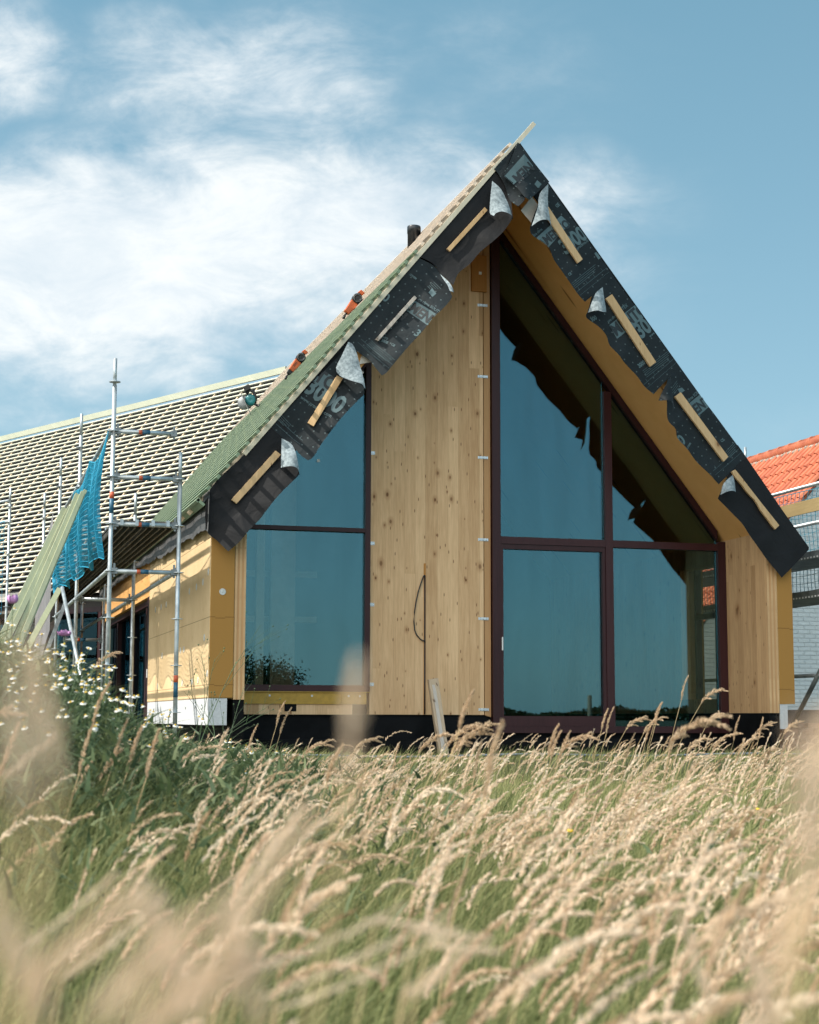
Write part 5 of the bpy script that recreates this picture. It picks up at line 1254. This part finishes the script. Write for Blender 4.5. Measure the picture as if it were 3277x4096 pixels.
# ------------------------------------------------------------------ flowers and weeds on the left bank
M['weedstem'] = plain('weed_green', (0.055, 0.10, 0.04), .6, nscale=4, var=.4)
M['petalplain'] = plain('white_petal', (0.60, 0.61, 0.57), .6, var=.04)
def daisy(seed):
    r = random.Random(seed)
    t = thing('daisy', 'white daisy with a yellow centre flowering on the weedy left bank', 'flower', (0, 0, 0), 'white daisies on the left bank')
    st, pt, ce = MB(), MB(), MB()
    a = r.uniform(0, 6.28); rad = r.uniform(.02, .10); h = .62
    tip = Vector((rad*math.cos(a)+.05, rad*math.sin(a), h)); st.poly([(0, 0, 0), tip*.5 + Vector((0, 0, .06)), tip], .0024, 4, .0014, cap=False)
    for q in range(11):
        p = tip*r.uniform(.15, .9); an = r.uniform(0, 6.28); L_ = r.uniform(.03, .08)
        d_ = Vector((math.cos(an), math.sin(an), r.uniform(.1, .9))).normalized(); s_ = d_.orthogonal().normalized()*.0032
        st.add([p-s_, p+s_, p+d_*L_], [(0, 1, 2)])
    up = Vector((r.uniform(-.5, .3), r.uniform(-.6, .1), 1)).normalized(); e = up.orthogonal().normalized(); f = up.cross(e); R_ = r.uniform(.0115, .0145); dr = r.uniform(-.004, .009)
    for q in range(13):
        an = q*6.283/13; dd_ = e*math.cos(an)+f*math.sin(an); s_ = e*-math.sin(an)+f*math.cos(an)
        pt.add([tip+dd_*.003-s_*.0012, tip+dd_*.003+s_*.0012, tip+dd_*R_+s_*.0030-up*dr, tip+dd_*R_-s_*.0030-up*dr], [(0, 1, 2, 3)])
    ce.lathe(tip, up, [(0, .0056), (.003, .0052), (.0056, .002)], 8)
    st.build('stem', 'weedstem', t, fix=False); pt.build('petals', 'petalplain', t, fix=False); ce.build('flower_centre', 'disc_yellow', t, True)
    return t
protos = [daisy(k) for k in range(8)]
spots = []
for (cx_, cy_, sx_, sy_, n) in ((-2.34, -9.4, .20, .6, 150), (-2.10, -8.6, .18, .5, 60), (-1.55, -8.4, .20, .6, 36), (-.65, -5.4, .22, .6, 32), (-2.50, -10.2, .12, .4, 16)):
    while n > 0:
        q = (rnd.gauss(cx_, sx_), rnd.gauss(cy_, sy_)); k_ = min(n, rnd.randint(1, 6)); n -= k_
        spots += [(q[0]+rnd.gauss(0, .05), q[1]+rnd.gauss(0, .05)) for _ in range(k_)]
for i, (x, y) in enumerate(spots):
    p = protos[i % 8]; o = p if i < 8 else copy_tree(p)
    o.location = (x, y, float(gz(x, y))-.02); o.rotation_euler = (rnd.uniform(-.15, .15), rnd.uniform(-.15, .15), rnd.uniform(-1, 1)); s = rnd.uniform(.85, 1.2); o.scale = (s, s, s)
def poppy(x, y, z, lab, op):
    b = Vector((x-.05, y, float(gz(x-.05, y))-.02)); t = thing('poppy', lab, 'flower', b, 'mauve poppies on the left bank'); top = Vector((x, y, z))
    MB().poly([b.lerp(top, k/5)+Vector((.02*math.sin(math.pi*k/5), 0, 0)) for k in range(6)], .003, 6, .002).build('stem', 'weedstem', t, True)
    for k in range(6):
        a = k*1.047+.3; m = MB(); n_ = 7
        for i in range(n_):
            for j in range(5):
                u = (j/4-.5); v = i/(n_-1); an = a+u*1.25
                ph = v*((1.45+.25*math.sin(k*2.1)) if op > 1.1 else (2.35 if k % 2 else 2.0)); rr = .030*math.sin(ph)*(1 if k % 2 else .84)*op*(1+.12*math.sin(j*2.6+k)*v); hh = .029*(1-math.cos(ph)) + .007*math.sin(j*2.3+k*1.7)*v
                rf = 1+.07*math.sin(j*2.9+k)*v
                m.v.append((top.x+rr*rf*math.cos(an), top.y+rr*rf*math.sin(an), top.z+hh*(1-.10*abs(u)*2)-.005))
        for i in range(n_-1):
            for j in range(4): m.f.append((i*5+j, (i+1)*5+j, (i+1)*5+j+1, i*5+j+1))
        o = m.build('petal', 'poppyplain', t, True, fix=False)
    MB().lathe(top, (0, 0, 1), [(0, .006), (.012, .009), (.018, .010), (.020, .004)], 10).build('seed_pod', 'weedstem', t, True)
M['poppyplain'] = plain('mauve_petal', (0.50, 0.24, 0.50), .6, var=.2, nscale=40)
poppy(-2.41, -8.45, 1.66, 'mauve poppy in full round bloom in front of the leaning planks', 1.0)
poppy(-2.13, -8.45, 1.49, 'mauve poppy with open petals in front of the scaffold foot', 1.3)
def leafy(x, y, h, n, seed, lab, big=.10):
    r = random.Random(seed); b = Vector((x, y, float(gz(x, y))-.02)); t = thing('leafy_weed', lab, 'plant', b, 'leafy weeds on the left bank')
    st = MB(); st.poly([b, b+Vector((.02, 0, h*.5)), b+Vector((.05, 0, h))], .005, 6, .002); st.build('stem', 'weedstem', t, True)
    Vs, ts = [], []
    for k in range(n):
        z = h*(.15+.85*k/n); a = k*2.4+r.uniform(-.4, .4); L_ = big*r.uniform(.7, 1.3)*(1.25-.7*k/n); d = Vector((math.cos(a), math.sin(a), .35)).normalized(); s = d.cross(Vector((0, 0, 1))).normalized()
        p0 = b+Vector((.05*z/h, 0, z)); prev = None
        for i, (q, w, dz) in enumerate(((0, .06, 0), (.25, .26, .04), (.5, .34, .03), (.75, .24, -.04), (1, .02, -.16))):
            c = p0 + d*L_*q + Vector((0, 0, dz*L_*1.4)); cur = [c-s*w*L_, c+Vector((0, 0, -.05*L_*w*3)), c+s*w*L_]
            if prev: Vs += [prev[0], prev[1], cur[1], cur[0], prev[1], prev[2], cur[2], cur[1]]; ts += [k/n]*8
            prev = cur
    V = np.array([tuple(v) for v in Vs]); npmesh('leaves', V, np.arange(len(V)).reshape(-1, 4), 'weed', np.array(ts), t)
for i, (x, y, h, n, bg_) in enumerate([(-2.02, -8.35, .72, 14, .13), (-1.92, -8.2, .62, 12, .14), (-2.12, -8.1, .55, 10, .12), (-1.55, -7.2, .45, 10, .09), (-.95, -5.4, .6, 14, .12), (-.6, -4.6, .55, 12, .12), (-2.5, -8.6, .6, 12, .1), (-1.75, -7.7, .5, 12, .11)]):
    leafy(x, y, h, n, 60+i, 'broad leaved green weed growing on the bank before the scaffold', bg_)
def branching(x, y, ztop, seed, lab):
    r = random.Random(seed); b = Vector((x, y, float(gz(x, y))-.02)); t = thing('branching_weed', lab, 'plant', b, 'branching weeds before the yellow flank')
    m = MB(); pods = []
    def grow(p, d, L_, rad, dep):
        q = p + d*L_; m.poly([p, p.lerp(q, .5)+Vector((0, 0, .02*L_)), q], rad, 5, rad*.6, cap=False)
        if dep == 0: pods.append((q, d)); return
        for k in range(3 if dep > 1 else 2):
            nd = (d + Vector((r.uniform(-.7, .9), r.uniform(-.6, .6), r.uniform(-.1, .5)))).normalized(); grow(p.lerp(q, r.uniform(.5, 1)), nd, L_*r.uniform(.5, .75), rad*.6, dep-1)
    grow(b, Vector((.35, 0, 1)).normalized(), (ztop-b.z)*.55, .006, 3)
    m.build('branches', 'weedstem', t, True, fix=False); [MB().lathe(q, d, [(0, .003), (.008, .006), (.014, .003)], 6).build('pod', 'weedstem', t, True) for q, d in pods]
branching(-1.02, -4.6, 1.75, 5, 'thin branching weed in seed before the yellow flank, the taller one'); branching(-.75, -4.0, 1.40, 8, 'thin branching weed before the yellow flank, the shorter one leaning right')
for (x, y, z) in ((-1.62, -9.3, .62), (-.05, -10.6, .55), (.92, -12.2, .47), (2.05, -8.4, .5)):
    b = Vector((x, y, float(gz(x, y)))); t = thing('yellow_flower', 'tiny yellow flower low among the meadow grass', 'flower', b, 'yellow flowers in the meadow')
    MB().poly([b, (x, y, z)], .0016, 4).build('stem', 'weedstem', t); MB().lathe((x, y, z), (0, -.4, 1), [(0, .004), (.004, .016), (.008, .012), (.009, .003)], 10).build('petals', 'disc_yellow', t, True)

# ------------------------------------------------------------------ what stands behind the camera and shows in the panes
def tree(x, y, H_, R_, seed, lab):
    r = np.random.default_rng(seed); b = Vector((x, y, float(gz(x, y)))); t = thing('tree', lab, 'tree', b, 'trees mirrored in the left window')
    m = MB(); m.poly([b, b+Vector((.1, 0, H_*.3)), b+Vector((0, .1, H_*.6))], .22, 10, .10)
    cl = []
    for k in range(11):
        a = k*2.4; d = Vector((math.cos(a)*R_*r.uniform(.4, .85), math.sin(a)*R_*r.uniform(.4, .85), H_*(.35+.055*k))); m.poly([b+Vector((0, 0, H_*(.2+.03*k))), b+d*.6+Vector((0, 0, .1)), b+d], .07, 6, .02); cl.append(b+d)
    m.build('trunk', 'bark', t, True)
    n = 5200; c = np.array([tuple(cl[i]) for i in r.integers(0, len(cl), n)]); p = c + r.normal(0, 1, (n, 3))*np.array([R_*.30, R_*.30, H_*.11])
    u = r.normal(0, 1, (n, 3)); u /= np.linalg.norm(u, axis=1)[:, None]; w = np.cross(u, r.normal(0, 1, (n, 3))); w /= np.linalg.norm(w, axis=1)[:, None]; s = r.uniform(.08, .16, n)[:, None]
    V = np.stack([p-u*s, p+w*s*.6, p+u*s, p-w*s*.6], 1).reshape(-1, 3)
    npmesh('crown', V, np.arange(n*4).reshape(-1, 4), 'treeleaf', np.repeat(r.uniform(0, 1, n), 4), t)
tree(23.3, -110, 5.1, 2.2, 3, 'round dark tree mirrored in the left window, the right one'); tree(19.6, -108, 5.7, 2.6, 4, 'round dark tree mirrored at the left edge of the left window')
n = 26000; xx = rng.uniform(60, 520, n); prof = 5.0 + 1.6*np.sin(xx*.11) + 1.3*np.sin(xx*.037+1) + 1.5*np.maximum(0, np.sin(xx*.21+.6))**3
p = np.stack([xx, -700+rng.uniform(-12, 12, n), rng.uniform(0, 1, n)**.8*prof], 1); u = rng.normal(0, 1, (n, 3)); u /= np.linalg.norm(u, axis=1)[:, None]; w = np.cross(u, rng.normal(0, 1, (n, 3))); w /= np.linalg.norm(w, axis=1)[:, None]
s = rng.uniform(.5, 1.1, n)[:, None]; V = np.stack([p-u*s, p+w*s*.7, p+u*s, p-w*s*.7], 1).reshape(-1, 3)
npmesh('tree_line', V, np.arange(n*4).reshape(-1, 4), 'treeleaf', np.repeat(rng.uniform(0, 1, n), 4), kind='stuff', label='far dark line of trees on the horizon mirrored in the panes', cat='trees')
MB().tube((16.03, -26, 0), (16.03, -26, 1.74), .075, 12, .065).build('wooden_post', 'post_old', None, True, label='wooden field post mirrored in the sliding door', cat='post')
